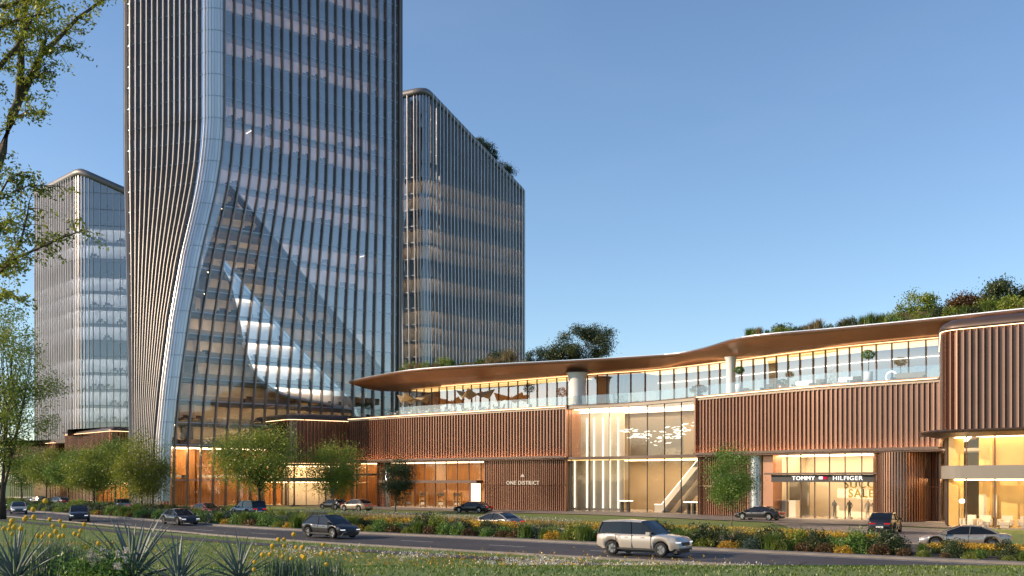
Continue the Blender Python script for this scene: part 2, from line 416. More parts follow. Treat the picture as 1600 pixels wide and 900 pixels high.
tag(sweep('kerb', KERB, 0, KERB.L, rect(0, -.3, -.1, .14), M['kerb'], None, 2.0), 'pale stone kerb along the planted side of the road', None, None, 'structure')
strip('verge_paving', KERB, -.3, -1.15, .12, M['kerb'], 'narrow paved strip between road kerb and planting bed')
tag(sweep('near_kerb', NEAR, 0, NEAR.L, rect(-.02, .22, -.1, .12), M['kerb'], None, 2.0), 'low kerb along the lawn side of the road', None, None, 'structure')
strip('footpath', NEAR, 2.6, 4.2, .03, M['asphalt'], 'narrow dark footpath running through the lawn beside the road')
strip('planting_bed', KERB, -1.15, -9.5, .05, M['soil'], 'soil of the long planted bed behind the road', 20)
strip('service_drive', DRIVE, -3.4, 3.4, .06, M['asphalt'], 'asphalt service drive between planted bed and buildings')
tag(sweep('drive_kerb', DRIVE, 0, DRIVE.L, rect(-3.4, -3.7, -.1, .18), M['kerb'], None, 2.0), 'stone kerb on the building side of the service drive', None, None, 'structure')

# ------------------------------------------------------------------ the mall: curved bronze-ribbed building
FPX = [(545, 163), (650, 152), (750, 144), (885, 134.5), (990, 128.5), (1090, 120), (1190, 112), (1290, 105.5), (1468, 97.5), (1560, 93)]
FC = Curve([XY(*q) for q in FPX])
def S(px, off=0.0): return FC.at_px(px, off)
mx, my, _, _ = FC.at(S(900))
mall = thing('shopping_mall', 'long curved shopping mall with bronze ribbed upper band, terrace and planted roof', 'building', (mx, my, 0))
sA, sB, sC, sD = 0.0, S(886), S(1089), S(1470)
Z1, Z2, ZT, ZR = 6.9, 7.3, 14.0, 19.6
pav = strip('forecourt', FC, 9, -1.5, .07, M['paving'], 'paved forecourt along the mall front', 0)
# ribbed bands
for q0, q1 in ((sA, sB), (sC, sD)):
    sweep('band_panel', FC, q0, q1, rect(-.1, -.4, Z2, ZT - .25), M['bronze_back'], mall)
    rib_row('rib', FC, q0 + .1, q1 - .1, -.1, Z2, ZT - .2, .52, .15, .2, M['bronze'], mall)
    sweep('band_cap', FC, q0, q1, rect(.34, -.5, ZT - .18, ZT - .02), M['copper'], mall)
    sweep('cove_light', FC, q0 + .2, q1 - .2, rect(.345, .31, ZT - .20, ZT - .13), M['led'], mall)
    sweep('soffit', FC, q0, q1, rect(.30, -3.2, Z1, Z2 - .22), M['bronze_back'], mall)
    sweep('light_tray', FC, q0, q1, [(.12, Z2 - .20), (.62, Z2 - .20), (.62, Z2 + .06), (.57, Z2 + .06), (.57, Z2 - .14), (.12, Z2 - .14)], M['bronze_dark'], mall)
    sweep('cove_light', FC, q0 + .2, q1 - .2, rect(.52, .40, Z2 - .13, Z2 - .08), M['led_tray'], mall)
# end return of the right band beside the atrium and left band end
for q in (sB, sC):
    x, y, a, nn = FC.at(q)
    Mx = Matrix.Translation((x, y, 0)) @ Matrix.Rotation(a, 4, 'Z')
    MB().box(-.12, .12, -.35, 3.0, Z2 - .1, ZT, Mx).build('end_panel', M['bronze'], mall)
# floors and back wall
sweep('floor_slab', FC, sA, FC.L, rect(-.42, -14, Z1, Z2 - .15), M['slab'], mall)
sweep('terrace_floor', FC, sA, FC.L, rect(.1, -16, ZT - .5, ZT - .19), M['floor_tile'], mall)
sweep('ground_floor', FC, sA, FC.L, rect(-1.5, -16, -.1, .12), M['floor_tile'], mall)
sweep('back_wall', FC, sA, FC.L, rect(-13, -13.4, 0, ZR - .2), M['beige'], mall)
# glazed atrium
o = sweep('atrium_slab', FC, sB, sC, rect(.25, -.7, Z2 - .42, Z2 - .1), M['bronze_dark'], mall)
pane_row(FC, sB + .3, sC - .15, -.5, .15, Z2 - .42, 2.75, mall, M['glass_shop'], M['dark'], .06, .1)
pane_row(FC, sB + .3, sC - .15, -.5, Z2 - .1, ZT - .5, 2.75, mall, M['glass_shop'], M['dark'], .06, .1)
sweep('atrium_edge', FC, sB, sC, rect(.05, -.6, ZT - .5, ZT - .05), M['bronze_dark'], mall)
sM = S(975, -6)
sweep('panel_wall', FC, S(878, -6), sM, rect(-6, -6.3, .12, ZT - .5), M['cream'], mall)
x, y, a, nn = FC.at(sM, -6)
for px in (898, 917, 928, 942, 953, 966):
    x, y, a, nn = FC.at(S(px, -5.9), -5.9)
    MB().box(-.055, .055, -.05, .05, .4, 12.6, Matrix.Translation((x, y, 0)) @ Matrix.Rotation(a, 4, 'Z')).build('light_strip', M['led_strip'], mall)
sweep('cove_light', FC, S(880, -3), S(1095, -3), rect(-2.6, -3.0, ZT - .95, ZT - .85), M['led_white'], mall)
sweep('cove_light', FC, S(880, -5), S(1095, -5), rect(-4.8, -5.3, ZT - .62, ZT - .52), M['led_white'], mall)
sweep('ceiling_light', FC, S(882, -2), S(1000, -2), rect(-1.4, -4.4, ZT - .60, ZT - .54), M['ceil_soft'], mall)  # extra glowing panel added to brighten the panel wall
sweep('ceiling_light', FC, S(960, -9), S(1130, -9), rect(-5.5, -10.5, ZT - .62, ZT - .52), M['ceil_soft'], mall)
sweep('ceiling_light', FC, S(960, -9), S(1130, -9), rect(-8.5, -10, Z1 - .1, Z1 - .02), M['ceil_warm'], mall)
sweep('ceiling_light', FC, S(885, -3), S(1090, -3), rect(-2.6, -4.4, Z1 - .1, Z1 - .02), M['ceil_gold'], mall)
x0, y0, a, nn = FC.at(sB + 3, -1); 
sweep('column_wall', FC, S(1062, -6), S(1100, -6), rect(-10, -10.4, .12, ZT - .5), M['cream'], mall)
# ground floor left: entrance porch, shop window, ribbed sign wall
GO = -1.6
def glazed(px0, px1, canopy=True, sp=2.2, z0=.12, zc=(3.75, 4.15), inside='beige', light='ceil_warm', off=GO):
    q0, q1 = S(px0, off), S(px1, off)
    pane_row(FC, q0, q1, off, z0, zc[0], sp, mall, M['glass_shop'], M['bronze_dark'])
    pane_row(FC, q0, q1, off, zc[1], Z1, sp, mall, M['glass_shop'], M['bronze_dark'])
    sweep('shop_canopy', FC, q0 - .3, q1 + .2, rect(off + 1.3, off - .2, zc[0], zc[1]), M['bronze_dark'], mall)
    sweep('shop_back_wall', FC, q0 - 1, q1 + 1, rect(off - 6, off - 6.2, .12, Z1), M[inside], mall)
    sweep('ceiling_light', FC, q0, q1, rect(off - .8, off - 2.2, Z1 - .14, Z1 - .04), M[light], mall)
    sweep('ceiling_light', FC, q0, q1, rect(off - 3.4, off - 4.6, Z1 - .14, Z1 - .04), M[light], mall)
    for q in (q0 - .6, q1 + .6):
        x, y, a, nn = FC.at(q, off); Mx = Matrix.Translation((x, y, 0)) @ Matrix.Rotation(a, 4, 'Z')
        MB().box(-.15, .15, 0, 6, .12, Z1, Mx).build('shop_side_wall', M[inside], mall)
glazed(604, 752, inside='wood', light='ceil_soft')
glazed(1209, 1374, zc=(4.75, 4.95), inside='cream', light='ceil_warm', sp=1.9)
glazed(548, 590, inside='wood', light='ceil_soft', zc=(4.9, 5.2))
# glowing panel standing in for the bright doorway beside the sign wall
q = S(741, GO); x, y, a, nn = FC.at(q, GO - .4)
MB().box(-.9, .9, 0, .1, .15, 3.7, Matrix.Translation((x, y, 0)) @ Matrix.Rotation(a, 4, 'Z')).build('door_glow', M['led_strip'], mall)
def ribbed_wall(px0, px1, sp, off, m='bronze', w=.16, d=.16):
    q0, q1 = S(px0, off), S(px1, off)
    sweep('wall_panel', FC, q0, q1, rect(off - .05, off - .5, .1, 3.45), M['bronze_back'], mall)
    sweep('wall_panel', FC, q0, q1, rect(off - .05, off - .5, 3.52, Z1), M['bronze_back'], mall)
    rib_row('wall_rib', FC, q0 + .05, q1 - .05, off - .05, .1, 3.45, sp, w, d, M[m], mall)
    rib_row('wall_rib', FC, q0 + .05, q1 - .05, off - .05, 3.52, Z1, sp, w, d, M[m], mall)
ribbed_wall(757, 884, .34, -.7)
ribbed_wall(1091, 1176, .34, -.9)
ribbed_wall(591, 601, .34, -.9)
# reveal fins and reflective drums
def drum(px, off, r, z1, m, nrib, name, ribm, a0=0, a1=2 * math.pi):
    x, y, a, nn = FC.at(S(px, off), off); b = MB().cyl((x, y), r, .1, z1, 28).build(name, M[m], mall, True)
    for k in range(nrib):
        t = a0 + (a1 - a0) * k / nrib; cx, cy = x + r * math.cos(t), y + r * math.sin(t)
        MB().box(-.05, .09, -.07, .07, .1, z1, Matrix.Translation((cx, cy, 0)) @ Matrix.Rotation(t, 4, 'Z')).build('drum_rib', M[ribm], mall)
drum(1183, -1.5, .75, Z1, 'silver', 14, 'drum_column', 'silver', R(170), R(340))
drum(1408, -2.4, 2.6, Z1, 'bronze_back', 34, 'ribbed_drum', 'bronze', R(150), R(345))
drum(606, -1.4, .45, Z1, 'silver', 0, 'drum_column', 'silver')
ribbed_wall(1432, 1470, .34, -3.6)
x, y, a, nn = FC.at(S(1200, -1.4), -1.4)
MB().box(-.7, .7, 0, 1.5, .1, Z1, Matrix.Translation((x, y, 0)) @ Matrix.Rotation(a, 4, 'Z')).build('reveal_panel', M['copper'], mall)
# signs
x, y, a, nn = FC.at(S(1288, GO), GO + 1.32)
Mx = Matrix.Translation((x, y, 0)) @ Matrix.Rotation(a, 4, 'Z')
q0, q1 = S(1212, GO), S(1371, GO)
sign = sweep('sign_board', FC, q0, q1, rect(GO + .75, GO + .60, 3.95, 4.72), M['dark'], mall)
sign['label'] = 'long black sign board with white letters over the shop window'
def on_sign(u, off=GO + .80):
    x, y, a, nn = FC.at(S(1288, GO + .75) + u, off); return (x, y, 4.16), a
p, a = on_sign(-2.55); text('sign_letters', 'TOMMY', .60, M['led_text'], sign, p, a, sx=1.25)
p, a = on_sign(2.7); text('sign_letters', 'HILFIGER', .60, M['led_text'], sign, p, a, sx=1.22)
p, a = on_sign(-.12); Mf = Matrix.Translation((p[0], p[1], 4.16)) @ Matrix.Rotation(a, 4, 'Z')
red = emit('sign_red', (.8, .01, .05), .8); navy = mat('navy', (.01, .012, .05), .5)
MB().box(-.45, 0, -.03, .03, .09, .36, Mf).build('flag_mark', M['led_text'], sign)
MB().box(.002, .45, -.03, .03, .09, .36, Mf).build('flag_mark', red, sign)
MB().box(-.45, .45, -.025, .03, .362, .44, Mf).build('flag_mark', navy, sign)
MB().box(-.45, .45, -.025, .03, .01, .088, Mf).build('flag_mark', navy, sign)
x, y, a, nn = FC.at(S(816, -.4), -.42)
sg = text('wall_letters', 'ONE DISTRICT', .76, M['led_sign'], mall, (x, y, 3.55), a, sx=1.05)
sg['label'] = 'warm backlit letters on the ribbed wall'
Mf = Matrix.Translation((x, y, 4.6)) @ Matrix.Rotation(a, 4, 'Z')
MB().box(-.35, .35, -.03, .03, 0, .07, Mf).box(-.2, -.12, -.03, .03, .1, .3, Mf).box(.12, .2, -.03, .03, .1, .3, Mf).box(-.04, .04, -.03, .03, .1, .42, Mf).build('wall_emblem', M['led_sign'], sg)
x, y, a, nn = FC.at(S(1345, GO), GO - .1)
yel = mat('sale_yellow', (.75, .48, .04), .5)
text('window_letters', 'SALE', 1.2, yel, mall, (x, y, 2.4), a, bold=.02)
text('window_letters', 'SUCCI', 1.2, yel, mall, (x, y, 3.35), a, bold=.02)

# terrace: balustrade, glazed rooms, canopy roof
pane_row(FC, .5, sB, .12, ZT + .02, ZT + 1.15, 2.4, mall, M['glass_rail'], None, name='rail_panel')
pane_row(FC, sB, sC, .0, ZT + .02, ZT + 1.15, 2.4, mall, M['glass_rail'], None, name='rail_panel')
pane_row(FC, sC, sD, .12, ZT + .02, ZT + 1.15, 2.4, mall, M['glass_rail'], None, name='rail_panel')
TW = -6.0
qT0, qT1 = S(640, TW), S(1476, TW)
pane_row(FC, qT0, qT1, TW, ZT - .15, 18.45, 1.75, mall, M['glass'], M['bronze_dark'], .08, .16)
sweep('room_back_wall', FC, qT0 - 3, S(1010, -10), rect(-11, -11.3, ZT - .15, 18.5), M['wood'], mall)
sweep('room_back_wall', FC, S(1010, -10), FC.L, rect(-11, -11.3, ZT - .15, 18.5), M['taupe'], mall)
sweep('ceiling_light', FC, qT0, S(900, TW), rect(TW - .4, TW - 4, 18.32, 18.4), M['ceil_gold'], mall)
sweep('ceiling_light', FC, S(1000, TW), FC.L, rect(TW - .4, TW - 4.5, 18.36, 18.42), M['ceil_gold'], mall)
sweep('ceiling_light', FC, S(1000, TW), FC.L, rect(TW - 4.8, TW - 4.95, 17.3, 17.35), M['led_white'], mall)
sweep('ceiling_light', FC, S(660, -1), S(1460, -1), rect(-4.9, -5.0, 18.40, 18.46), M['led_dim'], mall)
# white portals on the terrace
for px, off, r in ((902, -2.6, 1.15), (1142, -2.4, .55)):
    x, y, a, nn = FC.at(S(px, off), off)
    b = MB().lathe([(r*1.05, 0), (r, 1.0), (r*.97, 2.5), (r, 3.6), (r*1.1, 4.3), (r*1.35, 4.62)], 24, (x, y, ZT - .18)).build('flared_column', M['white'], mall, True)
# canopy roof: outer edge follows its own curve
EC = Curve([XY(*q) for q in ((546, 161.5), (585, 153.5), (650, 144.5), (760, 138.5), (890, 133.5), (1000, 129), (1060, 126), (1105, 120.5), (1150, 113.2), (1200, 109.6), (1290, 106), (1400, 101.5), (1470, 98.6), (1600, 93.5), (1700, 90))])
canopy = sweep('roof_canopy', EC, 0, EC.L, [(0, ZR - .18), (.06, ZR - .06), (0, ZR + .06), (-1.2, ZR + .22), (-24, ZR + .3), (-24, ZR - .9), (-5.2, ZR - 1.12), (-3.2, ZR - .95)], M['soffit'], mall, 1.2)
sweep('canopy_edge', EC, 0, EC.L, [(.1, ZR - .12), (.16, ZR + .02), (.1, ZR + .14), (-.9, ZR + .30), (-.95, ZR + .24)], M['copper'], mall, 1.2)
sweep('edge_trim', EC, 0, EC.L, rect(.16, .06, ZR + .16, ZR + .25), M['silver'], mall, 1.2)

# ------------------------------------------------------------------ straight ribbed blocks
def retail_block(name, label, pts, rf, zb, zt, ztop, glz=None, inside='wood', light='ceil_warm', rib=.5, depth=18, ribm='bronze', step_canopy=True, rail=None):
    cv = Curve(fillet(pts, rf), False)
    x, y, a, nn = cv.at(cv.L / 2)
    b = thing(name, label, 'building', (x, y, 0))
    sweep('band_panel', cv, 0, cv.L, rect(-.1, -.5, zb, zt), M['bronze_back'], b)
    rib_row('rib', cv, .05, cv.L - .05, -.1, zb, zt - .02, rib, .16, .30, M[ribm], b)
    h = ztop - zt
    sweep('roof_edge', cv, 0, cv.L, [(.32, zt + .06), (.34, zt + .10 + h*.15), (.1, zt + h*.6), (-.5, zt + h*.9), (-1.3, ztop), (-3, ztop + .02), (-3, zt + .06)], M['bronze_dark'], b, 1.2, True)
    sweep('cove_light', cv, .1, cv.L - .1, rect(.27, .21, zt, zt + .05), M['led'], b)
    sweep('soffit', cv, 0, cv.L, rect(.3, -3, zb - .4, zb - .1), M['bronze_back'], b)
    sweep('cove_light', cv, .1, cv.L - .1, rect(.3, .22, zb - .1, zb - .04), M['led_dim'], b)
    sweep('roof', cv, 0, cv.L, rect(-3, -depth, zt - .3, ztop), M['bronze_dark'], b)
    sweep('ground_floor', cv, 0, cv.L, rect(-.6, -depth, -.1, .12), M['floor_tile'], b)
    if glz:
        off, zc, sp = glz
        pane_row(cv, .2, cv.L - .2, off, .12, zc[0], sp, b, M['glass_shop'], M['bronze_dark'])
        pane_row(cv, .2, cv.L - .2, off, zc[1], zb - .4, sp, b, M['glass_shop'], M['bronze_dark'])
        if rail:
            sweep('fascia_band', cv, 0, cv.L, rect(off + .45, off - .3, zc[0], zc[1]), M[rail], b)
        else:
            sweep('shop_canopy', cv, 0, cv.L, rect(off + .8, off - .3, zc[0], zc[1]), M['taupe'], b)
        sweep('back_wall', cv, .0, cv.L, rect(-7, -7.3, .12, zb - .4), M[inside], b)
        sweep('ceiling_light', cv, .5, cv.L - .5, rect(off - .7, off - 2.0, zb - .54, zb - .46), M[light], b)
        sweep('ceiling_light', cv, 1.5, cv.L - 1.5, rect(off - 3, off - 4.2, zb - .54, zb - .46), M[light], b)
        sweep('ceiling_light', cv, .5, cv.L - .5, rect(off - .6, off - 1.4, zc[0] - .12, zc[0] - .02), M[light], b)
    return b, cv
pa, pa_cv = retail_block('entrance_pavilion', 'bronze ribbed pavilion with rounded dark roof in front of tall tower',
    [XY(364, 178), XY(453, 161), XY(546, 167)], 1.3, 6.9, 13.7, 14.8, (-1.6, (3.9, 4.6), 2.2), 'beige', 'ceil_warm', .62, 16)
po, po_cv = retail_block('retail_podium', 'bronze ribbed podium block left of the tall tower',
    [XY(103, 203), XY(176, 186), XY(222, 191)], 1.3, 6.4, 13.1, 14.0, (-1.2, (3.7, 4.4), 1.8), 'wood', 'ceil_warm', .6, 18)
pl, pl_cv = retail_block('low_podium', 'lower bronze ribbed podium behind street trees at far left',
    [XY(8, 252), XY(86, 222), XY(118, 228)], 1.3, 6.2, 12.3, 13.0, (-1.2, (3.7, 4.4), 1.8), 'beige', 'ceil_soft', .6, 18)
cb, cb_cv = retail_block('corner_store', 'bronze ribbed corner store with golden lit glazing and jutting canopy',
    [(43.0, 102.5), (37.3, 88.6), (42.1, 84.1), (56, 71.5)], 1.5, 8.5, 17.0, 18.1, (-.35, (4.25, 5.4), 2.35), 'gold', 'ceil_warm', .55, 9, rail='taupe')
sweep('jutting_canopy', cb_cv, cb_cv.at_px(1473), cb_cv.L, [(1.7, 8.15), (1.9, 8.3), (1.7, 8.42), (-.3, 8.48), (-.3, 7.85), (.4, 7.85)], M['bronze_dark'], cb)
q = cb_cv.at_px(1474); x, y, a, nn = cb_cv.at(q + .6)
MB().box(-2.4, 1.0, -1.3, .6, 8.0, 8.46, Matrix.Translation((x, y, 0)) @ Matrix.Rotation(a, 4, 'Z')).build('canopy_wing', M['bronze_dark'], cb)

# ------------------------------------------------------------------ towers
def rpoly(verts, radii, ndiv, narc):
    """rounded polygon sampled with a fixed number of points per edge and per corner"""
    n = len(verts); P = [Vector(v) for v in verts]; out = []; seg = []
    tang = []
    for i in range(n):
        u = (P[i-1] - P[i]).normalized(); v = (P[(i+1) % n] - P[i]).normalized(); tang.append((P[i] + u*radii[i], P[i], P[i] + v*radii[i]))
    for i in range(n):
        a, b, c = tang[i]
        for k in range(narc[i]):
            t = k / narc[i]; out.append(a*(1-t)**2 + b*2*t*(1-t) + c*t*t); seg.append(('arc', i))
        d = tang[(i+1) % n][0]
        for k in range(ndiv[i]):
            t = k / ndiv[i]; out.append(c.lerp(d, t)); seg.append(('edge', i))
    return [np.array(p) for p in out], seg
class Tower:
    def __init__(s, name, label, bot, top, radii, ndiv, narc, prof, z0, ztop, fh, base_xy):
        s.b, s.seg = rpoly(bot, radii, ndiv, narc); s.t, _ = rpoly(top, radii, ndiv, narc); s.n = len(s.b)
        s.prof = prof; s.z0 = z0; s.ztop = ztop; s.fh = fh
        s.e = thing(name, label, 'building', (*base_xy, 0))
        c = sum(s.t) / s.n; s.c = c
    def P(s, i, z, off=0.0):
        i %= s.n; w = np.interp(z, *s.prof); p = s.b[i]*(1-w) + s.t[i]*w
        if off:
            a = s.b[i-1]*(1-w) + s.t[i-1]*w; b = s.b[(i+1) % s.n]*(1-w) + s.t[(i+1) % s.n]*w
            t = (b - a) / np.linalg.norm(b - a); p = p + np.array([t[1], -t[0]]) * off * s.sgn
        return p
    sgn = 1
    def top_z(s, i): return s.ztop(s.b[i % s.n], s.t[i % s.n]) if callable(s.ztop) else s.ztop
    def fins(s, idx, w, d, m, levels, zb=None):
        for i in idx:
            zt = s.top_z(i); zb_ = s.z0 if zb is None else zb; V = []; F = []
            for k in range(levels + 1):
                z = zb_ + (zt - zb_) * k / levels
                p = s.P(i, z); q = s.P(i, z, d); n = (q - p) / d; t = np.array([-n[1], n[0]]) * w / 2
                for c in (p - n*.06 - t, p + n*d - t*.7, p + n*d + t*.7, p - n*.06 + t): V.append((c[0], c[1], z))
            for k in range(levels):
                for j in range(4): F.append((4*k+j, 4*k+(j+1) % 4, 4*k+4+(j+1) % 4, 4*k+4+j))
            F += [(3, 2, 1, 0), tuple(4*levels+j for j in range(4))]
            mesh_obj('fin', V, F, m(i) if callable(m) else m, s.e)
    def ring(s, name, z0, z1, o0, o1, m, idx=None):
        idx = list(range(s.n)) + [0] if idx is None else idx; V = []; F = []
        for i in idx:
            for o, z in ((o0, z0), (o1, z0), (o1, z1), (o0, z1)):
                p = s.P(i, z0, o); V.append((p[0], p[1], z))
        for k in range(len(idx) - 1):
            for j in range(4): F.append((4*k+j, 4*k+(j+1) % 4, 4*k+4+(j+1) % 4, 4*k+4+j))
        return mesh_obj(name, V, F, m, s.e)
    def slab(s, z0, z1, off, m, name='floor_slab'):
        n = s.n; V = []
        for z in (z0, z1):
            for i in range(n):
                p = s.P(i, z0, off); V.append((p[0], p[1], z))
        return mesh_obj(name, V, [tuple(range(n-1, -1, -1)), tuple(range(n, 2*n))] + [(k, (k+1) % n, n+(k+1) % n, n+k) for k in range(n)], m, s.e)

# --- tall tower
A_t = XY(334, 160)
dr, dl = Vector((math.sin(R(50)), math.cos(R(50)))), Vector((-math.sin(R(68)), math.cos(R(68))))
A_b = tuple(Vector(A_t) - dr * 8.2)
B_t = tuple(Vector(A_t) + dr * 35.8); C_t = tuple(Vector(A_t) + dl * 18.6)
C_b = XY(199, 161); B_b = (B_t[0] - .2, B_t[1])
D_t = tuple(Vector(B_t) + Vector((-22, 24))); E_t = tuple(Vector(C_t) + Vector((8, 26)))
ZMAIN = 92.0
T = Tower('glass_tower', 'tallest glass tower with bronze fins and flared sweeping base', [A_b, B_b, D_t, E_t, C_b], [A_t, B_t, D_t, E_t, C_t],
    [1.7, 2.4, 5, 5, 2.4], [19, 7, 6, 7, 13], [6, 4, 3, 3, 3],
    ([0, 10, 19, 29, 39, 49, 55, 60, 95], [0, .02, .13, .30, .53, .83, .95, 1, 1]), 0.15, ZMAIN, 3.43, (-48, 172))
arcA = [i for i, q in enumerate(T.seg) if q == ('arc', 0)]; edR = [i for i, q in enumerate(T.seg) if q == ('edge', 0)]
arcB = [i for i, q in enumerate(T.seg) if q == ('arc', 1)]; edL = [i for i, q in enumerate(T.seg) if q == ('edge', 4)]
arcC = [i for i, q in enumerate(T.seg) if q == ('arc', 4)]; rest = [i for i in range(T.n) if i not in arcA + edR + arcB + edL + arcC]
def projx(p): return 800 + FP * p[0] / p[1]
def projy(p, z): return HZ - FP * (z - EYE) / p[1]
# outline of the A-shaped atrium on the glass, as heights per fin
def crossing(i, poly):
    for z in np.arange(62, 1, -.15):
        p = T.P(i, z); x, y = projx(p), projy(p, z)
        if y >= np.interp(x, [q[0] for q in poly], [q[1] for q in poly]): return z
    return 1.0
PA = [(0, 900), (262, 900), (270, 700), (284, 600), (298, 480), (326, 400), (350, 300), (357, 284), (400, 335), (500, 462), (610, 590), (640, 640)]
PB = [(0, 900), (340, 900), (341, 395), (372, 432), (420, 490), (480, 556), (565, 640), (580, 900)]
PC = [(0, 900), (340, 900), (341, 400), (366, 450), (382, 540), (400, 585), (440, 615), (500, 628), (565, 642), (580, 900)]
front = edL + arcA + edR + arcB
zA = {i: crossing(i, PA) for i in front + [front[-1] + 1]}; zB = {i: crossing(i, PB) for i in front + [front[-1] + 1]}; zC = {i: crossing(i, PC) for i in front + [front[-1] + 1]}
floors = [9.6 + 3.43 * k for k in range(25)]
bounds = [0.2, 4.2, 9.6] + floors[1:]
skin = {}
def clip(poly, l0, l1, below):
    """keep the part of a (u, z) polygon below / above the line from l0 (u=0) to l1 (u=1)"""
    f = lambda p: ((l0 + (l1 - l0) * p[0]) - p[1]) * (1 if below else -1)
    out = []
    for k in range(len(poly)):
        p, q = poly[k-1], poly[k]; a, c = f(p), f(q)
        if (a >= 0) != (c >= 0):
            t = a / (a - c); out.append((p[0] + (q[0] - p[0])*t, p[1] + (q[1] - p[1])*t))
        if c >= 0: out.append(q)
    return out
def area(poly): return abs(sum(poly[k-1][0]*poly[k][1] - poly[k][0]*poly[k-1][1] for k in range(len(poly)))) / 2 if len(poly) > 2 else 0
def add_pane(i, j, poly, m, single):
    """glazed piece of one bay, given as a polygon in bay width (0..1) and height"""
    jt = rnd.uniform(-.006, .006); V = []
    for u, z in poly:
        p = T.P(i, z, .001)*(1-u) + T.P(j, z, .001)*u + jt*u; V.append((p[0], p[1], z))
    F = [tuple(range(len(V)))]
    if single: mesh_obj('glass_pane', V, F, M[m], T.e)
    else: skin.setdefault(m, MB()).add(V, F)
count = 0
for a in range(len(front)):
    i = front[a]; j = (i + 1) % T.n
    isR = i in edR
    for k in range(len(bounds) - 1):
        z0, z1 = bounds[k] + .06, bounds[k+1] - .06
        if i in zA and j in zA:
            box = [(0, z0), (1, z0), (1, z1), (0, z1)]
            A2, B2, C2 = [(zA[q], min(zB[q], zA[q]), min(zC[q], zB[q], zA[q])) for q in (i, j)], None, None
            (a0, b0, c0), (a1, b1, c1) = A2
            dark = projx(T.P(i, z0)) > 395
            for poly, m_ in ((clip(box, c0, c1, True), 'glass_clear'), (clip(clip(box, c0, c1, False), b0, b1, True), 'glass_pale'), (clip(clip(box, b0, b1, False), a0, a1, True), 'glass_dark' if dark else 'glass_clear'), (clip(box, a0, a1, False), 'glass_corner' if i in arcA else 'glass_side' if i in edL else 'glass_tower')):
                if area(poly) > .02:
                    single = isR and count < 300 and bounds[k] < 74
                    if single: count += 1
                    add_pane(i, j, poly, m_, single)
        else: add_pane(i, j, [(0, z0), (1, z0), (1, z1), (0, z1)], 'glass_side' if i in edL else 'glass_tower', False)
for i in rest + arcC:
    for k in range(len(bounds) - 1): add_pane(i, (i + 1) % T.n, [(0, bounds[k] + .06), (1, bounds[k] + .06), (1, bounds[k+1] - .06), (0, bounds[k+1] - .06)], 'glass_tower', False)
for k_, s_ in skin.items(): s_.build('glass_skin', M[k_], T.e, kind='stuff')
T.fins(edR + arcB, .28, .5, M['fin_dark'], 22); T.fins(edL, .24, .5, M['fin_grey'], 22); T.fins(arcC, .2, .4, M['fin'], 16)
T.fins(arcA, .14, .22, M['fin_silver'], 26); T.fins(rest[::2], .2, .4, M['fin'], 2)
for z in bounds[1:]:
    T.ring('floor_band', z - .07, z + .07, .05, -.12, M['line'])
for k, z in enumerate(floors):
    T.slab(z - .32, z - .02, -.35, M['slab'])
lit = {1: 1, 2: 1, 4: 1, 5: 1, 8: 1, 9: 1, 11: 1, 12: 1, 14: 1, 15: 1, 18: 1, 20: 1, 22: 1}
for k in range(len(floors) - 1):
    z0, z1 = floors[k], floors[k+1]; inside = k < 8
    runs = []; lightable = set(edR[:-1] + arcA[2:])
    for i in range(T.n):
        at = i in zA and zA[i] > z0 + 1.2
        m_ = 'core_beige' if at else ('core_lit' if k in lit else 'core_blue')
        if runs and runs[-1][0] == m_: runs[-1][1].append(i + 1)
        else: runs.append((m_, [i, i + 1]))
    for m_, ids in runs:
        T.ring('core_wall', z0, z1 - .34, -2.6 if m_ != 'core_beige' else -5.2 - .8*math.sin(k*.9), -6.6, M[m_], ids)
        if m_ != 'core_blue':
            T.ring('slab_fascia', z1 - .55, z1 - .02, -.30, -.36, M['taupe'], ids)
            li = [i for i in ids if i in lightable]
            if len(li) > 1: T.ring('ceiling_light', z1 - .46, z1 - .36, -.42, -.50, M['strip_atrium' if m_ == 'core_beige' else 'strip_office'], li)
            if m_ == 'core_beige':
                T.ring('terrace_parapet', z0, z0 + .95, -1.5 - .5*math.sin(k*1.3), -1.58 - .5*math.sin(k*1.3), M['taupe'], ids)
sun_block = [mat('block_lit', (.42, .35, .33), .6, var=.12, scale=.4), mat('block_unlit', (.26, .29, .35), .6, var=.15, scale=.4)]  # two tones: lit and unlit floors put into the colour
lring = edL + arcA[:5]
for k in range(len(floors) - 1):
    T.ring('sun_block', floors[k] + .05, floors[k+1] - .36, -.75, -.80, sun_block[0 if k in lit else 1], lring)  # opaque rings added behind the left glass to block the sun
for k in range(3, 22):                    # suspended linear lights
    for q in range(1 if k in (9, 14) else 0):
        i = rnd.choice(edR[2:-1]); z = floors[k] + 2.85; p = T.P(i, z, -.9); p2 = T.P(i, z, -2.2 - rnd.random())
        if zA.get(i, 0) > z: continue
        d = Vector(p2 - p); Mx = Matrix.Translation((p[0], p[1], z)) @ Matrix.Rotation(math.atan2(d.y, d.x), 4, 'Z')
        MB().box(0, d.length, -.05, .05, -.03, .03, Mx).build('pendant_light', M['led_white'], T.e)
T.ring('core_wall', .2, 9.2, -7, -7.4, M['wood']); T.ring('ceiling_light', 9.1, 9.2, -1.0, -2.6, M['ceil_warm']); T.ring('ceiling_light', 9.1, 9.2, -4, -5, M['ceil_warm'])
T.ring('mezzanine_edge', 4.6, 5.0, -4.5, -5.2, M['cream'])
T.slab(ZMAIN - .4, ZMAIN, -.2, M['slab'], 'roof'); T.slab(-.1, .18, .3, M['floor_tile'], 'ground_floor')
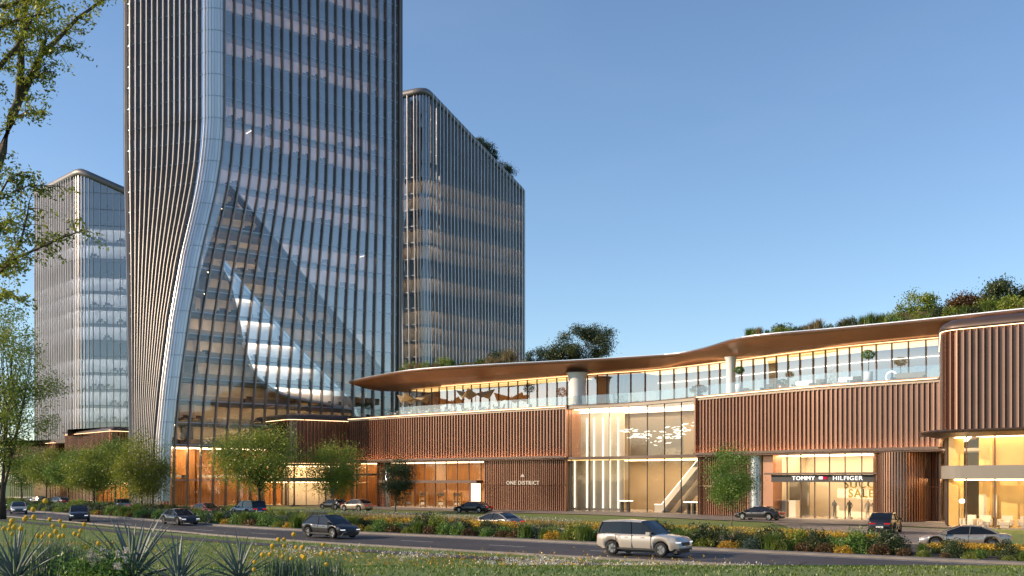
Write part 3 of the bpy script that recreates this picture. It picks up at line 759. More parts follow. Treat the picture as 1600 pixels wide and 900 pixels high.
# diagonal frames of the atrium
def diag(zs, w, d, m, i0, i1, name='diagonal_beam'):
    V = []; F = []; ids = [i for i in edR + arcB[:2] if i0 <= projx(T.P(i, zs[i])) <= i1]
    for i in ids:
        z = zs[i]
        for o, dz in ((.02, -w/2), (.02, w/2), (-d, w/2), (-d, -w/2)):
            p = T.P(i, z, o - .03); V.append((p[0], p[1], z + dz))
    for k in range(len(ids) - 1):
        for j in range(4): F.append((4*k+j, 4*k+(j+1) % 4, 4*k+4+(j+1) % 4, 4*k+4+j))
    if len(ids) > 1: mesh_obj(name, V, F, M[m], T.e)
diag(zA, .5, 1.6, 'bronze_dark', 352, 640); diag(zB, .45, 1.0, 'silver', 340, 600); diag(zC, .35, .8, 'silver', 340, 600)
zD = {i: zB[i] + (zA[i] - zB[i]) * .5 for i in zA}
diag(zD, .25, 1.0, 'bronze_dark', 400, 600)

# curved reflective sail hanging inside the atrium opening
ids = [i for i in edR if zB[i] - zC[i] > .25]; V = []; F = []; nt = 9
for i in ids:
    for k in range(nt):
        t_ = k / (nt - 1); z = zC[i] - .3 + (zB[i] - zC[i] + .6) * t_; p = T.P(i, z, -.6 - 1.1 * math.sin(math.pi * t_ * .9) * (1 - .5*t_)); V.append((p[0], p[1], z))
for a in range(len(ids) - 1):
    for k in range(nt - 1): F.append((a*nt+k, a*nt+k+1, (a+1)*nt+k+1, (a+1)*nt+k))
mesh_obj('atrium_sail', V, F, mat('sail_metal', (.74, .77, .82), .35, .35, var=.08, scale=.3), T.e, True)

# --- right tower
A = XY(661, 214); d1 = Vector((math.sin(R(44)), math.cos(R(44)))); d2 = Vector((-math.sin(R(62)), math.cos(R(62))))
B = tuple(Vector(A) + d1 * 31); C = tuple(Vector(A) + d2 * 18); D = tuple(Vector(B) + d2 * 20)
def rake(A, d, z0, z1, L, flat=2.5):
    def f(b, t):
        u = (Vector(t) - Vector(A)).dot(d); return z0 + (z1 - z0) * min(max((u - flat) / (L - flat), -.05), 1.0)
    return f
T2 = Tower('raked_tower', 'grey finned tower with raked planted roof right of tallest tower', [tuple(Vector(A) + d1*1.2), B, D, C], [A, B, D, C], [2.2, 1.6, 2, 2], [27, 8, 8, 9], [6, 4, 2, 3],
    ([0, 14, 60, 100], [0, .1, 1, 1]), 13.0, rake(A, d1, 85.2, 71.0, 30), 3.43, (A[0], A[1] + 12))
# --- left tower
A = XY(125, 214); d1 = Vector((math.sin(R(78)), math.cos(R(78)))); d2 = Vector((-math.sin(R(45)), math.cos(R(45))))
B = tuple(Vector(A) + d1 * 22); C = tuple(Vector(A) + d2 * 26); D = tuple(Vector(B) + d2 * 24)
T3 = Tower('corner_tower', 'shorter grey finned tower behind trees at far left', [A, B, D, C], [A, B, D, C], [2.6, 2, 2, 2], [13, 8, 8, 17], [6, 3, 2, 3],
    ([0, 100], [0, 1]), 13.0, rake(A, d1, 68.6, 60, 22, 1.0), 3.43, (A[0], A[1] + 12))
def finish_tower(T, gm, floors, litset, face, side, corner, back, finm, fd, cool, fw=.16):
    sk = MB(); cnt = 0
    for i in range(T.n):
        j = (i + 1) % T.n; zt0, zt1 = T.top_z(i), T.top_z(j)
        for k in range(len(floors) - 1):
            z0 = floors[k] + .05; z1 = floors[k+1] - .05
            a1, b1 = min(z1, zt0 - .3), min(z1, zt1 - .3)
            if a1 <= z0 or b1 <= z0: continue
            V = []
            for q, z in ((i, z0), (j, z0), (j, b1), (i, a1)):
                p = T.P(q, z, rnd.uniform(-.006, .006) or .001); V.append((p[0], p[1], z))
            if i in face and cnt < 240: cnt += 1; mesh_obj('glass_pane', V, [(0, 1, 2, 3)], M[gm], T.e)
            else: sk.add(V, [(0, 1, 2, 3)])
    sk.build('glass_skin', M[gm], T.e, kind='stuff')
    T.fins(face, fw, fd, finm, 8); T.fins(side, .2, .5, M['fin_silver'], 4); T.fins(corner, .2, .3, M['fin_silver'], 4); T.fins(back[::2], .2, .4, M['fin'], 1)
    lowest = min(T.top_z(i) for i in range(T.n))
    for k, z in enumerate(floors[:-1]):
        if z + 3 > lowest: break
        T.ring('floor_band', z - .06, z + .06, .04, -.1, M['line']); T.slab(z - .3, z - .02, -.35, M['slab'])
        T.ring('core_wall', z, z + 3.1, -2.2, -2.6, M[('white' if cool else 'core_beige') if k in litset else 'core_blue'])  # wall tone also carries which floors are lit
        if k in litset:
            T.ring('slab_fascia', z + 2.9, z + 3.12, -.30, -.36, M['taupe']); T.ring('ceiling_light', z + 2.96, z + 3.06, -.42, -.52, M['strip_cool' if cool else 'strip_beige'])
    # raked parapet and roof
    V = []; F = []; z0 = floors[k]
    for i in list(range(T.n)) + [0]:
        p = T.P(i, z0, -1.2); V += [(p[0], p[1], z0), (p[0], p[1], max(T.top_z(i) - .7, z0 + .1))]
    mesh_obj('attic_wall', V, [(2*i, 2*i+2, 2*i+3, 2*i+1) for i in range(T.n)], M['core_blue'], T.e); T.slab(z0 - .3, z0 - .02, -.35, M['slab'])
    V = []; F = []; idx = list(range(T.n)) + [0]
    for i in idx:
        z = T.top_z(i)
        for o, dz in ((.45, -.9), (.62, -.3), (.45, .35), (-.2, .62), (-.9, .4), (-.4, -.9)):
            p = T.P(i, z, o); V.append((p[0], p[1], z + dz))
    for k in range(len(idx) - 1):
        for j in range(6): F.append((6*k+j, 6*k+(j+1) % 6, 6*k+6+(j+1) % 6, 6*k+6+j))
    mesh_obj('parapet', V, F, M['fin_grey'], T.e, True)
    V = []
    for i in range(T.n):
        p = T.P(i, T.top_z(i), -.4); V.append((p[0], p[1], T.top_z(i) - .6))
    mesh_obj('roof', V, [tuple(range(T.n))], M['slab'], T.e)
    T.slab(T.z0 - .8, T.z0, .35, M['bronze_dark'], 'base_lip'); T.slab(0, T.z0 - .8, -3, M['bronze_back'], 'plinth')
def segs(T, kind, i): return [k for k, q in enumerate(T.seg) if q == (kind, i)]
fl = [13 + 3.43 * k for k in range(22)]
finish_tower(T2, 'glass_slate', fl, {2, 5, 6, 7, 9, 11, 12, 14, 15}, segs(T2, 'edge', 0) + segs(T2, 'arc', 1), segs(T2, 'edge', 3), segs(T2, 'arc', 0), segs(T2, 'edge', 1) + segs(T2, 'edge', 2), M['fin_silver'], .75, False)
finish_tower(T3, 'glass_tower', fl, set(range(1, 17)) - {5, 10}, segs(T3, 'edge', 0), segs(T3, 'edge', 3), segs(T3, 'arc', 0), segs(T3, 'edge', 1) + segs(T3, 'edge', 2), M['fin'], .35, True)

# ------------------------------------------------------------------ vegetation
def leaf_quads(C, size, aspect=.45, up=0.0, droop=0.0):
    """one small rhombic leaf per centre, random facing"""
    n = len(C); a = rng.normal(size=(n, 3)); a[:, 2] += up; a /= np.linalg.norm(a, axis=1)[:, None]
    b = rng.normal(size=(n, 3)); b -= (b * a).sum(1)[:, None] * a; b /= np.linalg.norm(b, axis=1)[:, None]
    L = (size * rng.uniform(.6, 1.3, n))[:, None]; w = L * aspect
    V = np.stack([C - a*L*.5, C + b*w*.5, C + a*L*.5, C - b*w*.5], 1).reshape(-1, 3)
    return V, np.arange(4 * n).reshape(n, 4)
def blades(base, h, w, lean, seg=2):
    """curved tapering grass blades (triangles) from base points"""
    n = len(base); az = rng.uniform(0, 2*math.pi, n); d = np.stack([np.cos(az), np.sin(az), np.zeros(n)], 1); t = np.stack([-d[:, 1], d[:, 0], d[:, 2]], 1)
    H = (h * rng.uniform(.6, 1.25, n))[:, None]; ln = (lean * rng.uniform(.2, 1.3, n))[:, None]; up = np.array([[0, 0, 1.0]])
    p0, p1, p2 = base, base + up*H*.6 + d*ln*H*.3, base + up*H*(1 - .25*ln) + d*ln*H
    V = np.stack([p0 - t*w/2, p0 + t*w/2, p1 + t*w*.4, p1 - t*w*.4, p2], 1).reshape(-1, 3); i = np.arange(n)[:, None] * 5
    F = np.concatenate([np.concatenate([i, i+1, i+2], 1), np.concatenate([i, i+2, i+3], 1), np.concatenate([i+3, i+2, i+4], 1)])
    return V, F
def tree(name, label, loc, h, cz, rad, n, lm, size=.16, trunk_r=.12, clumps=34, seed=1, tm='trunk_pale', group=None, split=.4, spread=.55, stems=1):
    r = random.Random(seed); t = thing(name, label, 'tree', loc, 0, group); b = MB(); tips = []
    for k in range(clumps):
        u = r.uniform(0, 2*math.pi); v = math.acos(r.uniform(-1, 1)); q = r.uniform(.45, 1) ** .6
        wob = 1 + .18 * math.sin(3*u + seed) + .12 * math.cos(2*v + seed)
        tips.append(Vector((rad[0]*q*wob*math.sin(v)*math.cos(u), rad[1]*q*wob*math.sin(v)*math.sin(u), cz + rad[2]*q*wob*math.cos(v))))
    zs = max(.3, (cz - rad[2]) * (1 if stems == 1 else .12))
    for st in range(stems):
        o = Vector((0, 0, 0)) if stems == 1 else Vector((r.uniform(-.3, .3), r.uniform(-.3, .3), 0))
        top = Vector((r.uniform(-.2, .2), r.uniform(-.2, .2), cz + rad[2]*.5)) if stems == 1 else Vector((r.uniform(-1, 1)*rad[0]*.7, r.uniform(-1, 1)*rad[1]*.7, cz + rad[2]*r.uniform(-.1, .6)))
        tr = trunk_r if stems == 1 else trunk_r * r.uniform(.5, .8)
        pts = [o, o.lerp(top, .2) + Vector((r.uniform(-.08, .08), r.uniform(-.08, .08), 0)), o.lerp(top, .55), top]
        if stems > 1: pts[1].x *= .4; pts[1].y *= .4
        b.tube(pts, [tr*1.25, tr, tr*.7, tr*.2], 7)
        mine = tips[st::stems]
        for p in mine:
            f = r.uniform(.15, .75); s0 = pts[1].lerp(top, f) if p.z > pts[1].z else pts[1]
            s0 = s0.copy(); s0.z = min(s0.z, max(p.z - .3, zs)) if p.z - .3 > zs else max(zs, min(s0.z, p.z))
            if stems == 1: s0.x *= .5; s0.y *= .5
            m_ = s0.lerp(p, .5) + Vector((0, 0, .25 * (p - s0).length * .4)); rr = tr * .42
            b.tube([s0, m_, p], [rr, rr*.6, rr*.2], 5, False)
    b.build('trunk', M[tm], None, True); tk = bpy.context.scene.objects[-1] if False else None
    o = COL.objects[-1]; o.parent = t
    n = int(n * 2.9); size *= 1.12; per = n // clumps; sg = min(rad) * spread * .55
    C = np.concatenate([np.array(p) + rng.normal(size=(per, 3)) * sg * np.array([1, 1, .75]) * r.uniform(.7, 1.25) for p in tips])
    V, F = leaf_quads(C, size, .5, .3); o = mesh_obj('crown', V, F, M[lm]); o.parent = t
    return t
def g3(px, d, z=0.0): x, y = XY(px, d); return (x, y, z)
ST = 'street trees in front of the buildings'
tree('street_tree', 'broad green street tree left of the ribbed pavilion corner', g3(405, 124), 10, 6.7, (4.1, 4.1, 3.3), 9000, 'leaf', .2, .2, 46, 3, 'trunk', ST)
tree('street_tree', 'medium street tree before the mall entrance with parked cars behind', g3(521, 127), 8, 5.4, (2.75, 2.75, 2.9), 6000, 'leaf', .18, .11, 36, 4, 'trunk_pale', ST)
tree('street_tree', 'small dark round tree before the left shop window', g3(618, 131), 6, 4.2, (1.9, 1.9, 2.3), 5200, 'leaf_d', .16, .09, 30, 5, 'trunk_pale', ST)
tree('street_tree', 'small oval tree with thin pale trunk beside the atrium', g3(1143, 92), 6, 4.35, (1.95, 1.95, 2.15), 6500, 'leaf_g', .13, .055, 40, 6, 'trunk_pale', ST)
tree('street_tree', 'yellow green street tree at the foot of the tallest tower', g3(222, 141), 9, 5.9, (3.4, 3.4, 3.5), 8000, 'leaf_y', .2, .15, 44, 7, 'trunk_pale', ST)
tree('street_tree', 'dark green street tree before the left podium corner', g3(180, 163), 11, 7.4, (3.0, 3.0, 3.7), 6500, 'leaf_g', .22, .16, 36, 8, 'trunk', ST)
tree('street_tree', 'spreading street tree with forked trunk by the left shop glazing', g3(146, 152), 9, 6.0, (3.7, 3.2, 2.9), 7000, 'leaf', .2, .15, 40, 9, 'trunk', ST)
tree('street_tree', 'dark tree before the low podium, left of the forked tree', g3(108, 180), 9, 6.2, (3.1, 3.1, 3.2), 5200, 'leaf_g', .22, .15, 34, 10, 'trunk', ST)
tree('street_tree', 'rounded street tree in the middle of the low podium', g3(72, 190), 9, 6.3, (3.4, 3.4, 3.2), 5200, 'leaf', .22, .15, 34, 11, 'trunk', ST)
tree('street_tree', 'last street tree at the left end of the podium', g3(34, 200), 9, 6.0, (3.2, 3.2, 3.0), 4600, 'leaf_g', .22, .15, 30, 12, 'trunk', ST)
tree('tall_tree', 'tall many stemmed feathery tree at the left edge beside the road', g3(4, 108), 24, 14.2, (4.9, 4.5, 8.6), 9000, 'leaf', .22, .2, 90, 13, 'trunk', None, spread=.33, stems=6)
# overhanging tree close to the camera
t = thing('overhanging_tree', 'leafy branches of a near tree reaching in at the upper left', 'tree', (-14.6, 21.5, 2.3)); b = MB(); tips = []
def PB_(px, py, d): return Wp(px, py, d)
limbs = [([(-130, 700, 21.5), (-90, 520, 21.6), (-30, 330, 21.8), (3, 235, 22), (18, 185, 22), (30, 155, 22), (45, 128, 22), (64, 85, 22), (90, 61, 22.2), (120, 29, 22.4), (158, 2, 22.6), (200, -30, 22.8)], .14, .018),
    ([(30, 155, 22), (33, 107, 21.8), (33, 67, 21.6), (40, 0, 21.4), (46, -60, 21.2)], .09, .04), ([(-90, 520, 21.6), (-50, 200, 21), (-10, 115, 20.8), (27, 72, 20.6), (50, 30, 20.5)], .1, .02),
    ([(-30, 330, 21.8), (0, 424, 21), (24, 404, 20.6), (60, 388, 20.4), (95, 372, 20.3), (130, 360, 20.2)], .045, .01), ([(0, 424, 21), (30, 385, 20.6), (42, 340, 20.5), (46, 312, 20.4)], .03, .01),
    ([(-40, 330, 21), (0, 304, 20.6), (12, 282, 20.5), (35, 268, 20.4)], .03, .01), ([(20, 300, 20.6), (45, 290, 20.5), (78, 290, 20.4)], .02, .008), ([(-30, 330, 21.8), (-8, 360, 21), (10, 345, 20.8), (30, 350, 20.7)], .03, .01),
    ([(64, 85, 22), (72, 62, 21.8), (68, 40, 21.6)], .04, .01), ([(22, 185, 22), (40, 176, 21.8), (78, 180, 21.7)], .03, .008), ([(45, 128, 22), (70, 112, 21.8), (88, 112, 21.7)], .02, .008), ([(90, 70, 22), (115, 75, 21.9)], .02, .008),
    ([(-40, 60, 21), (5, 40, 20.8), (30, 30, 20.6), (75, 20, 20.6)], .05, .01), ([(-40, 20, 21), (20, 5, 20.8), (70, -10, 20.6)], .05, .01), ([(-60, 460, 21), (-10, 470, 20.6), (15, 455, 20.4), (30, 470, 20.3)], .03, .01)]
for pts, r0, r1 in limbs:
    P = [PB_(*q) for q in pts]; n = len(P); b.tube(P, [r0 + (r1 - r0) * k / (n - 1) for k in range(n)], 7)
    for k in range(n - 1):
        px = (pts[k][0] + pts[k+1][0]) / 2
        if px < -60: continue
        m_ = 2 + int((P[k+1] - P[k]).length / (.06 if pts[k][1] < 150 and pts[k][0] < 60 else .09))
        for q in range(m_):
            f = rnd.random(); o = P[k].lerp(P[k+1], f); thick = r0 + (r1 - r0) * (k + f) / (n - 1)
            if thick > .07 and rnd.random() < .72: continue
            d = Vector((rnd.gauss(.25, .7), rnd.gauss(0, .6), rnd.gauss(-.05, .45))).normalized() * rnd.uniform(.18, .55); e = o + d
            b.tube([o, o.lerp(e, .5) + Vector((0, 0, .03)), e], [.009, .006, .003], 4, False); tips.append((o, e))
o = b.build('trunk', M['trunk'], None, True); o.parent = t; o.matrix_parent_inverse = t.matrix_basis.inverted()
C = []
for o_, e_ in tips:
    for k in range(30):
        f = rnd.uniform(.15, 1.2); C.append(o_.lerp(e_, f) + Vector((rnd.gauss(0, .065), rnd.gauss(0, .065), rnd.gauss(-.01, .045))))
V, F = leaf_quads(np.array(C), .088, .45, 0); o = mesh_obj('crown', V, F, M['leaf_y']); o.parent = t; o.matrix_parent_inverse = t.matrix_basis.inverted()

# shrub prototypes (meshes shared by every copy)
def shrub_mesh(name, w, h, n, size, lm, kind='leaf', seed=0):
    t = []
    if kind == 'leaf':
        u = rng.uniform(0, 2*math.pi, n); v = np.arccos(rng.uniform(-.25, 1, n)); q = rng.uniform(.35, 1, n) ** .5
        wob = 1 + .2*np.sin(3*u + seed) * np.sin(2*v) + .15*np.cos(5*u + seed)
        C = np.stack([w/2*q*wob*np.sin(v)*np.cos(u), w/2*q*wob*np.sin(v)*np.sin(u), np.maximum(h*.12 + h*.85*q*wob*np.cos(v)*.95, .03)], 1)
        V, F = leaf_quads(C, size, .5, .5)
    else:
        base = np.stack([rng.normal(0, w*.14, n), rng.normal(0, w*.14, n), np.zeros(n)], 1); V, F = blades(base, h, size, .55 if kind == 'grass' else .3)
    me = bpy.data.meshes.new(name); me.from_pydata(V.tolist(), [], F.tolist()); me.materials.append(M[lm]); me.update(); return me
PR = {'dark': shrub_mesh('shrub', 1.8, 1.25, 1900, .13, 'leaf_d', seed=1), 'green': shrub_mesh('shrub', 1.6, 1.05, 1700, .12, 'leaf_g', seed=2), 'blue': shrub_mesh('shrub', 1.5, 1.0, 1700, .11, 'leaf_blue', seed=3),
      'yellow': shrub_mesh('shrub', 1.3, .65, 1200, .1, 'leaf_y', seed=4), 'rust': shrub_mesh('shrub', 1.2, .65, 1200, .1, 'leaf_rust', seed=5), 'tuft': shrub_mesh('tuft', 1.4, 1.15, 420, .035, 'grass', 'grass'),
      'straw': shrub_mesh('tuft', 1.6, 1.1, 460, .035, 'straw', 'grass'), 'bright': shrub_mesh('shrub', 1.4, .6, 1200, .09, 'flower_y', seed=6), 'olive': shrub_mesh('shrub', 1.7, 1.3, 1900, .13, 'leaf', seed=8)}
BEDS = ((60, 'at the far left end'), (170, 'behind the dark oncoming SUV'), (310, 'behind the low dark car'), (450, 'before the blue SUV'), (600, 'behind the black crossover'), (720, 'left of the grey car'), (830, 'before the grey car'), (1080, 'behind the white SUV'), (1280, 'right of the white SUV'), (1430, 'before the black crossover with red lights'), (2000, 'before the silver coupe'))
LB = {k: ('shrub' if k not in ('tuft', 'straw') else 'grass clump', '') for k in PR}
LOOK = {'dark': 'dark green bushy shrub', 'green': 'mid green leafy shrub', 'blue': 'grey green shrub', 'yellow': 'low yellow green mound', 'rust': 'low rust coloured mound', 'tuft': 'upright green grass clump', 'straw': 'straw coloured feather grass', 'bright': 'low bright yellow mound', 'olive': 'olive green shrub'}
def plant(kind, x, y, z, s, label=None, group='plants of the roadside bed', name=None):
    o = bpy.data.objects.new(name or ('grass_clump' if kind in ('tuft', 'straw') else 'shrub'), PR[kind]); COL.objects.link(o)
    o.location = (x, y, z); o.rotation_euler = (0, 0, rnd.uniform(0, 6.3)); o.scale = (s * rnd.uniform(.85, 1.15), s * rnd.uniform(.85, 1.15), s * rnd.uniform(.85, 1.15))
    px = 800 + FP * x / y
    tag(o, label or LOOK[kind] + ' in the roadside bed ' + next(b[1] for b in BEDS if px < b[0]), LB[kind][0], group); return o
q = KERB.at_px(-40); qe = KERB.at_px(1640)
pick = lambda opts: rnd.choices([o[0] for o in opts], [o[1] for o in opts])[0]
s_ = q
while s_ < qe:
    for off, opts, sc in ((-1.75, (('yellow', 2), ('rust', 1.6), ('green', 2), ('bright', .8), ('blue', 1), ('tuft', 1)), 1.0), (-3.2, (('dark', 4), ('green', 2.5), ('blue', 1.5), ('tuft', 1.5), ('olive', 1)), 1.05)):
        x, y, a, nn = KERB.at(s_ + rnd.uniform(-.5, .5), off + rnd.uniform(-.3, .3)); plant(pick(opts), x, y, .05, sc * rnd.uniform(.75, 1.15) * (.68 if 800 + FP*x/y > 1400 else 1))
    s_ += 1.28
s_ = q
while s_ < qe:
    px = 800 + FP * KERB.at(s_)[0] / KERB.at(s_)[1]
    x, y, a, nn = KERB.at(s_ + rnd.uniform(-.6, .6), -5.4 + rnd.uniform(-.5, .5))
    if px < 1280 or px > 1420: plant(pick((('dark', 3), ('green', 1), ('straw', 2.4), ('olive', 1), ('bright', 1))) if px > 380 else pick((('dark', 3), ('green', 2), ('olive', 1))), x, y, .05, rnd.uniform(.6, .95))
    s_ += 2.6
# flower meadow behind the drive and between the beds: too many to count
def meadow(name, label, cv, s0, s1, o0, o1, n, h, flower, nf, fm, bm='grass', z=.06, fs=.07, skip=None):
    P = []
    while len(P) < n:
        x, y, a, nn = cv.at(rnd.uniform(s0, s1), rnd.uniform(o0, o1))
        if skip and skip(x, y): continue
        P.append((x, y, z))
    V, F = blades(np.array(P), h, .03, .4); o = mesh_obj(name, V, F, M[bm]); tag(o, label, None, None, 'stuff')
    if nf:
        P = np.array(P)[rng.integers(0, n, nf)] + np.stack([rng.normal(0, .15, nf), rng.normal(0, .15, nf), h * rng.uniform(.75, 1.25, nf)], 1)
        V, F = leaf_quads(P, fs, .8, 1.0); f = mesh_obj('flower_heads', V, F, M[fm]); f['kind'] = 'stuff'; f.parent = o
    return o
k0 = KERB.at_px(420); k1 = KERB.at_px(1300)
meadow('golden_meadow', 'band of golden flowers behind the roadside shrubs', KERB, k0, k1, -5.0, -8.6, 11000, .68, 1, 26000, 'flower_y', fs=.10, skip=lambda x, y: math.sin(x*.37)*math.sin(y*.29 + 1) + .35*math.sin(x*1.3 + y*.7) < -.28)
meadow('golden_meadow', 'golden flowers beside the silver coupe near the corner store', KERB, KERB.at_px(1400), KERB.at_px(1680), -5.2, -8.5, 3000, .40, 1, 7000, 'flower_y', fs=.08)
d0, d1 = DRIVE.at_px(440), DRIVE.at_px(1250)
meadow('back_meadow', 'grass and golden flowers between drive and mall', DRIVE, d0, d1, -4.4, -8.5, 9000, .45, 1, 9000, 'flower_y', fs=.09)
meadow('straw_meadow', 'pale feathery grass in front of the ribbed pavilion', DRIVE, DRIVE.at_px(400), DRIVE.at_px(830), -4.0, -7.0, 4500, .7, 1, 2500, 'flower_w', 'straw', fs=.08)
hs0 = DRIVE.at_px(-30); hs1 = DRIVE.at_px(420); s_ = hs0
while s_ < hs1:
    x, y, a, nn = DRIVE.at(s_, -4.6 + rnd.uniform(-.3, .3)); plant(pick((('dark', 2), ('green', 2), ('olive', 2))), x, y, .05, rnd.uniform(.6, .85), 'low clipped shrub between the drive and the tower base', 'shrubs along the drive'); s_ += 2.1
# lawn blades
P = []; W_ = []
while len(P) < 70000:
    px = rnd.uniform(-60, 1660); d = 12.5 + 62 * rnd.random() ** .8 if px > 250 else 12.5 + 100 * rnd.random()
    x = (px - 800) * d / FP; P.append((x, d))
P = np.array(P)
nl = np.array([NEAR.at(s) [:2] for s in np.linspace(0, NEAR.L, 500)]); nm = np.array([NEAR.at(s)[3] for s in np.linspace(0, NEAR.L, 500)])
D = ((P[:, None, 0] - nl[None, :, 0].astype(np.float32)) ** 2 + (P[:, None, 1] - nl[None, :, 1]) ** 2).argmin(1)
sd_ = ((P - nl[D]) * nm[D]).sum(1)
keep = (sd_ > .35) & ~((sd_ > 2.5) & (sd_ < 4.3)); P = P[keep]; sd_ = sd_[keep]
B3 = np.stack([P[:, 0], P[:, 1], berm(P[:, 0], P[:, 1])], 1)
V, F = blades(np.repeat(B3, 2, 0) + np.concatenate([rng.normal(0, .03, (len(B3)*2, 2)), np.zeros((len(B3)*2, 1))], 1), np.repeat(np.clip(P[:, 1] / 420, .045, .12), 2), .02, .6)
tag(mesh_obj('grass', V, F, M['grass']), 'short green grass blades of the front lawn', None, None, 'stuff')
def drift(px, py, sx, sy, n):
    out = []
    for _ in range(n):
        x, y = Gd(px + rnd.gauss(0, sx), max(py + rnd.gauss(0, sy), 853)); out.append((x, y))
    return out
fw = drift(840, 884, 45, 4, 420) + drift(1010, 893, 60, 5, 260) + drift(640, 872, 40, 3, 160) + drift(480, 866, 40, 4, 220) + drift(1150, 898, 40, 3, 120)
fy = drift(480, 868, 50, 5, 160) + drift(700, 880, 160, 8, 260) + drift(950, 890, 120, 6, 160) + drift(120, 850, 90, 10, 200)
for nm_, pts, m_, lb in (('pale_flowers', fw, 'flower_w', 'drifts of small cream flowers in the front lawn'), ('yellow_flowers', fy, 'flower_y', 'scattered small yellow flowers in the front lawn')):
    P = np.array(pts); C = np.stack([P[:, 0], P[:, 1], berm(P[:, 0], P[:, 1]) + rng.uniform(.1, .3, len(P))], 1)
    C = np.repeat(C, 4, 0) + rng.normal(0, .04, (len(C)*4, 3)); V, F = leaf_quads(C, .08, .8, 1); tag(mesh_obj(nm_, V, F, M[m_]), lb, None, None, 'stuff')

# foreground agaves, blue grass, white flowering bush, globe flowers
def leaf_blade(L, w):
    V = []; F = []
    for k in range(7):
        f = k / 6; ww = w * (.75 + .5*f - 1.25*f*f) * (1 if k < 6 else 0) + (.004 if k < 6 else .001); z = L * f; c = L * .12 * f * f
        V += [(-ww/2, c, z), (0, c + ww*.22, z), (ww/2, c, z), (0, c + ww*.30 + .006, z)]
    for k in range(6):
        a = 4*k
        F += [(a, a+1, a+5, a+4), (a+1, a+2, a+6, a+5), (a+2, a+3, a+7, a+6), (a+3, a, a+4, a+7)]
    me = bpy.data.meshes.new('leaf'); me.from_pydata(V, [], F); me.materials.append(M['agave']); me.polygons.foreach_set('use_smooth', [True]*len(F)); me.update(); return me
LBs = [leaf_blade(1.0, .085), leaf_blade(.95, .07), leaf_blade(1.0, .06)]
def agave(label, px, d, s, n=34, seed=1):
    r = random.Random(seed); x, y = XY(px, d); t = thing('agave', label, 'agave', (x, y, float(berm(x, y)) - .03), 0, 'spiky agaves in the foreground')
    for k in range(n):
        o = bpy.data.objects.new('leaf', r.choice(LBs)); COL.objects.link(o); o.parent = t
        f = k / n; tilt = R(6 + 66 * f ** .9) + r.gauss(0, .07); az = k * 2.399 + r.gauss(0, .15)
        o.rotation_euler = (Matrix.Rotation(az, 4, 'Z') @ Matrix.Rotation(-tilt, 4, 'X')).to_euler(); o.scale = (s*r.uniform(.85, 1.1), s, s * r.uniform(.75, 1.12) * (1 - .12*f))
        o.location = (.03*math.sin(az)*s, -.03*math.cos(az)*s, 0)
agave('large grey green agave with upright leaves beside the white flowers', 208, 14.2, 1.02, 42, 1)
agave('broad grey green agave at the lower left corner', 24, 13.8, .86, 38, 2)
agave('grey green agave cut by the bottom edge, right of the white flowers', 280, 13.6, .76, 34, 3)
agave('spreading agave standing alone on the lawn edge', 374, 14.4, .72, 36, 4)
agave('agave half out of frame at the bottom left', -38, 14.2, .6, 28, 5)
for k, (px, d, n, h, lb) in enumerate(((88, 14.6, 420, .52, 'blue grey grass clump between the two leftmost agaves'), (120, 14.2, 300, .42, 'smaller blue grey grass clump left of the white flowers'), (450, 14.4, 200, .3, 'thin blue grey grass clump right of the lone agave'), (500, 14.8, 160, .26, 'sparse blue grey grass clump among the globe flowers'))):
    x, y = XY(px, d); z = float(berm(x, y)); base = np.stack([rng.normal(x, .16, n), rng.normal(y, .16, n), np.full(n, z)], 1); V, F = blades(base, h, .011, .5)
    tag(mesh_obj('blue_grass', V, F, M['leaf_blue']), lb, 'grass clump', 'blue grass clumps')
x, y = XY(150, 13.6); z = float(berm(x, y)); t = thing('flowering_bush', 'bright green bush with white flower spikes at the bottom edge', 'bush', (x, y, z - .1))
u = rng.normal(size=(3200, 3)) * np.array([.24, .2, .15]); u[:, 2] = np.abs(u[:, 2] + .22); V, F = leaf_quads(u, .055, .42, .4); o = mesh_obj('foliage', V, F, M['leaf_g']); o.parent = t
for k in range(13):
    fx, fy_, fz = rnd.gauss(0, .27), rnd.gauss(-.08, .16), rnd.uniform(.2, .56); n = 60
    C = np.stack([rng.normal(fx, .018, n), rng.normal(fy_, .018, n), rng.uniform(fz - .06, fz + .03, n)], 1); V, F = leaf_quads(C, .03, .8, 0); o = mesh_obj('flower_spike', V, F, M['flower_w']); o.parent = t
me_b = MB().lathe([(0.001, -.034), (.02, -.028), (.032, -.01), (.034, .006), (.026, .024), (.012, .033), (.001, .035)], 10).build('flower_head', M['ball'], None, True); ballm = me_b.data; bpy.data.objects.remove(me_b)
balls = [(52, 796), (53, 808), (71, 783), (16, 820), (6, 826), (14, 827), (22, 824), (19, 814), (39, 811), (41, 809), (78, 811), (94, 814), (83, 822), (100, 822), (132, 819), (126, 829), (87, 831), (33, 826), (19, 834), (59, 837), (66, 839), (71, 834), (80, 837), (93, 839), (99, 837), (117, 834), (123, 837), (134, 855), (154, 849), (459, 835), (435, 843), (444, 843), (444, 853), (426, 853), (463, 855), (505, 851), (473, 855), (422, 866), (410, 867), (442, 870), (455, 873), (473, 869), (398, 878), (397, 890), (475, 871), (503, 865), (510, 882)]
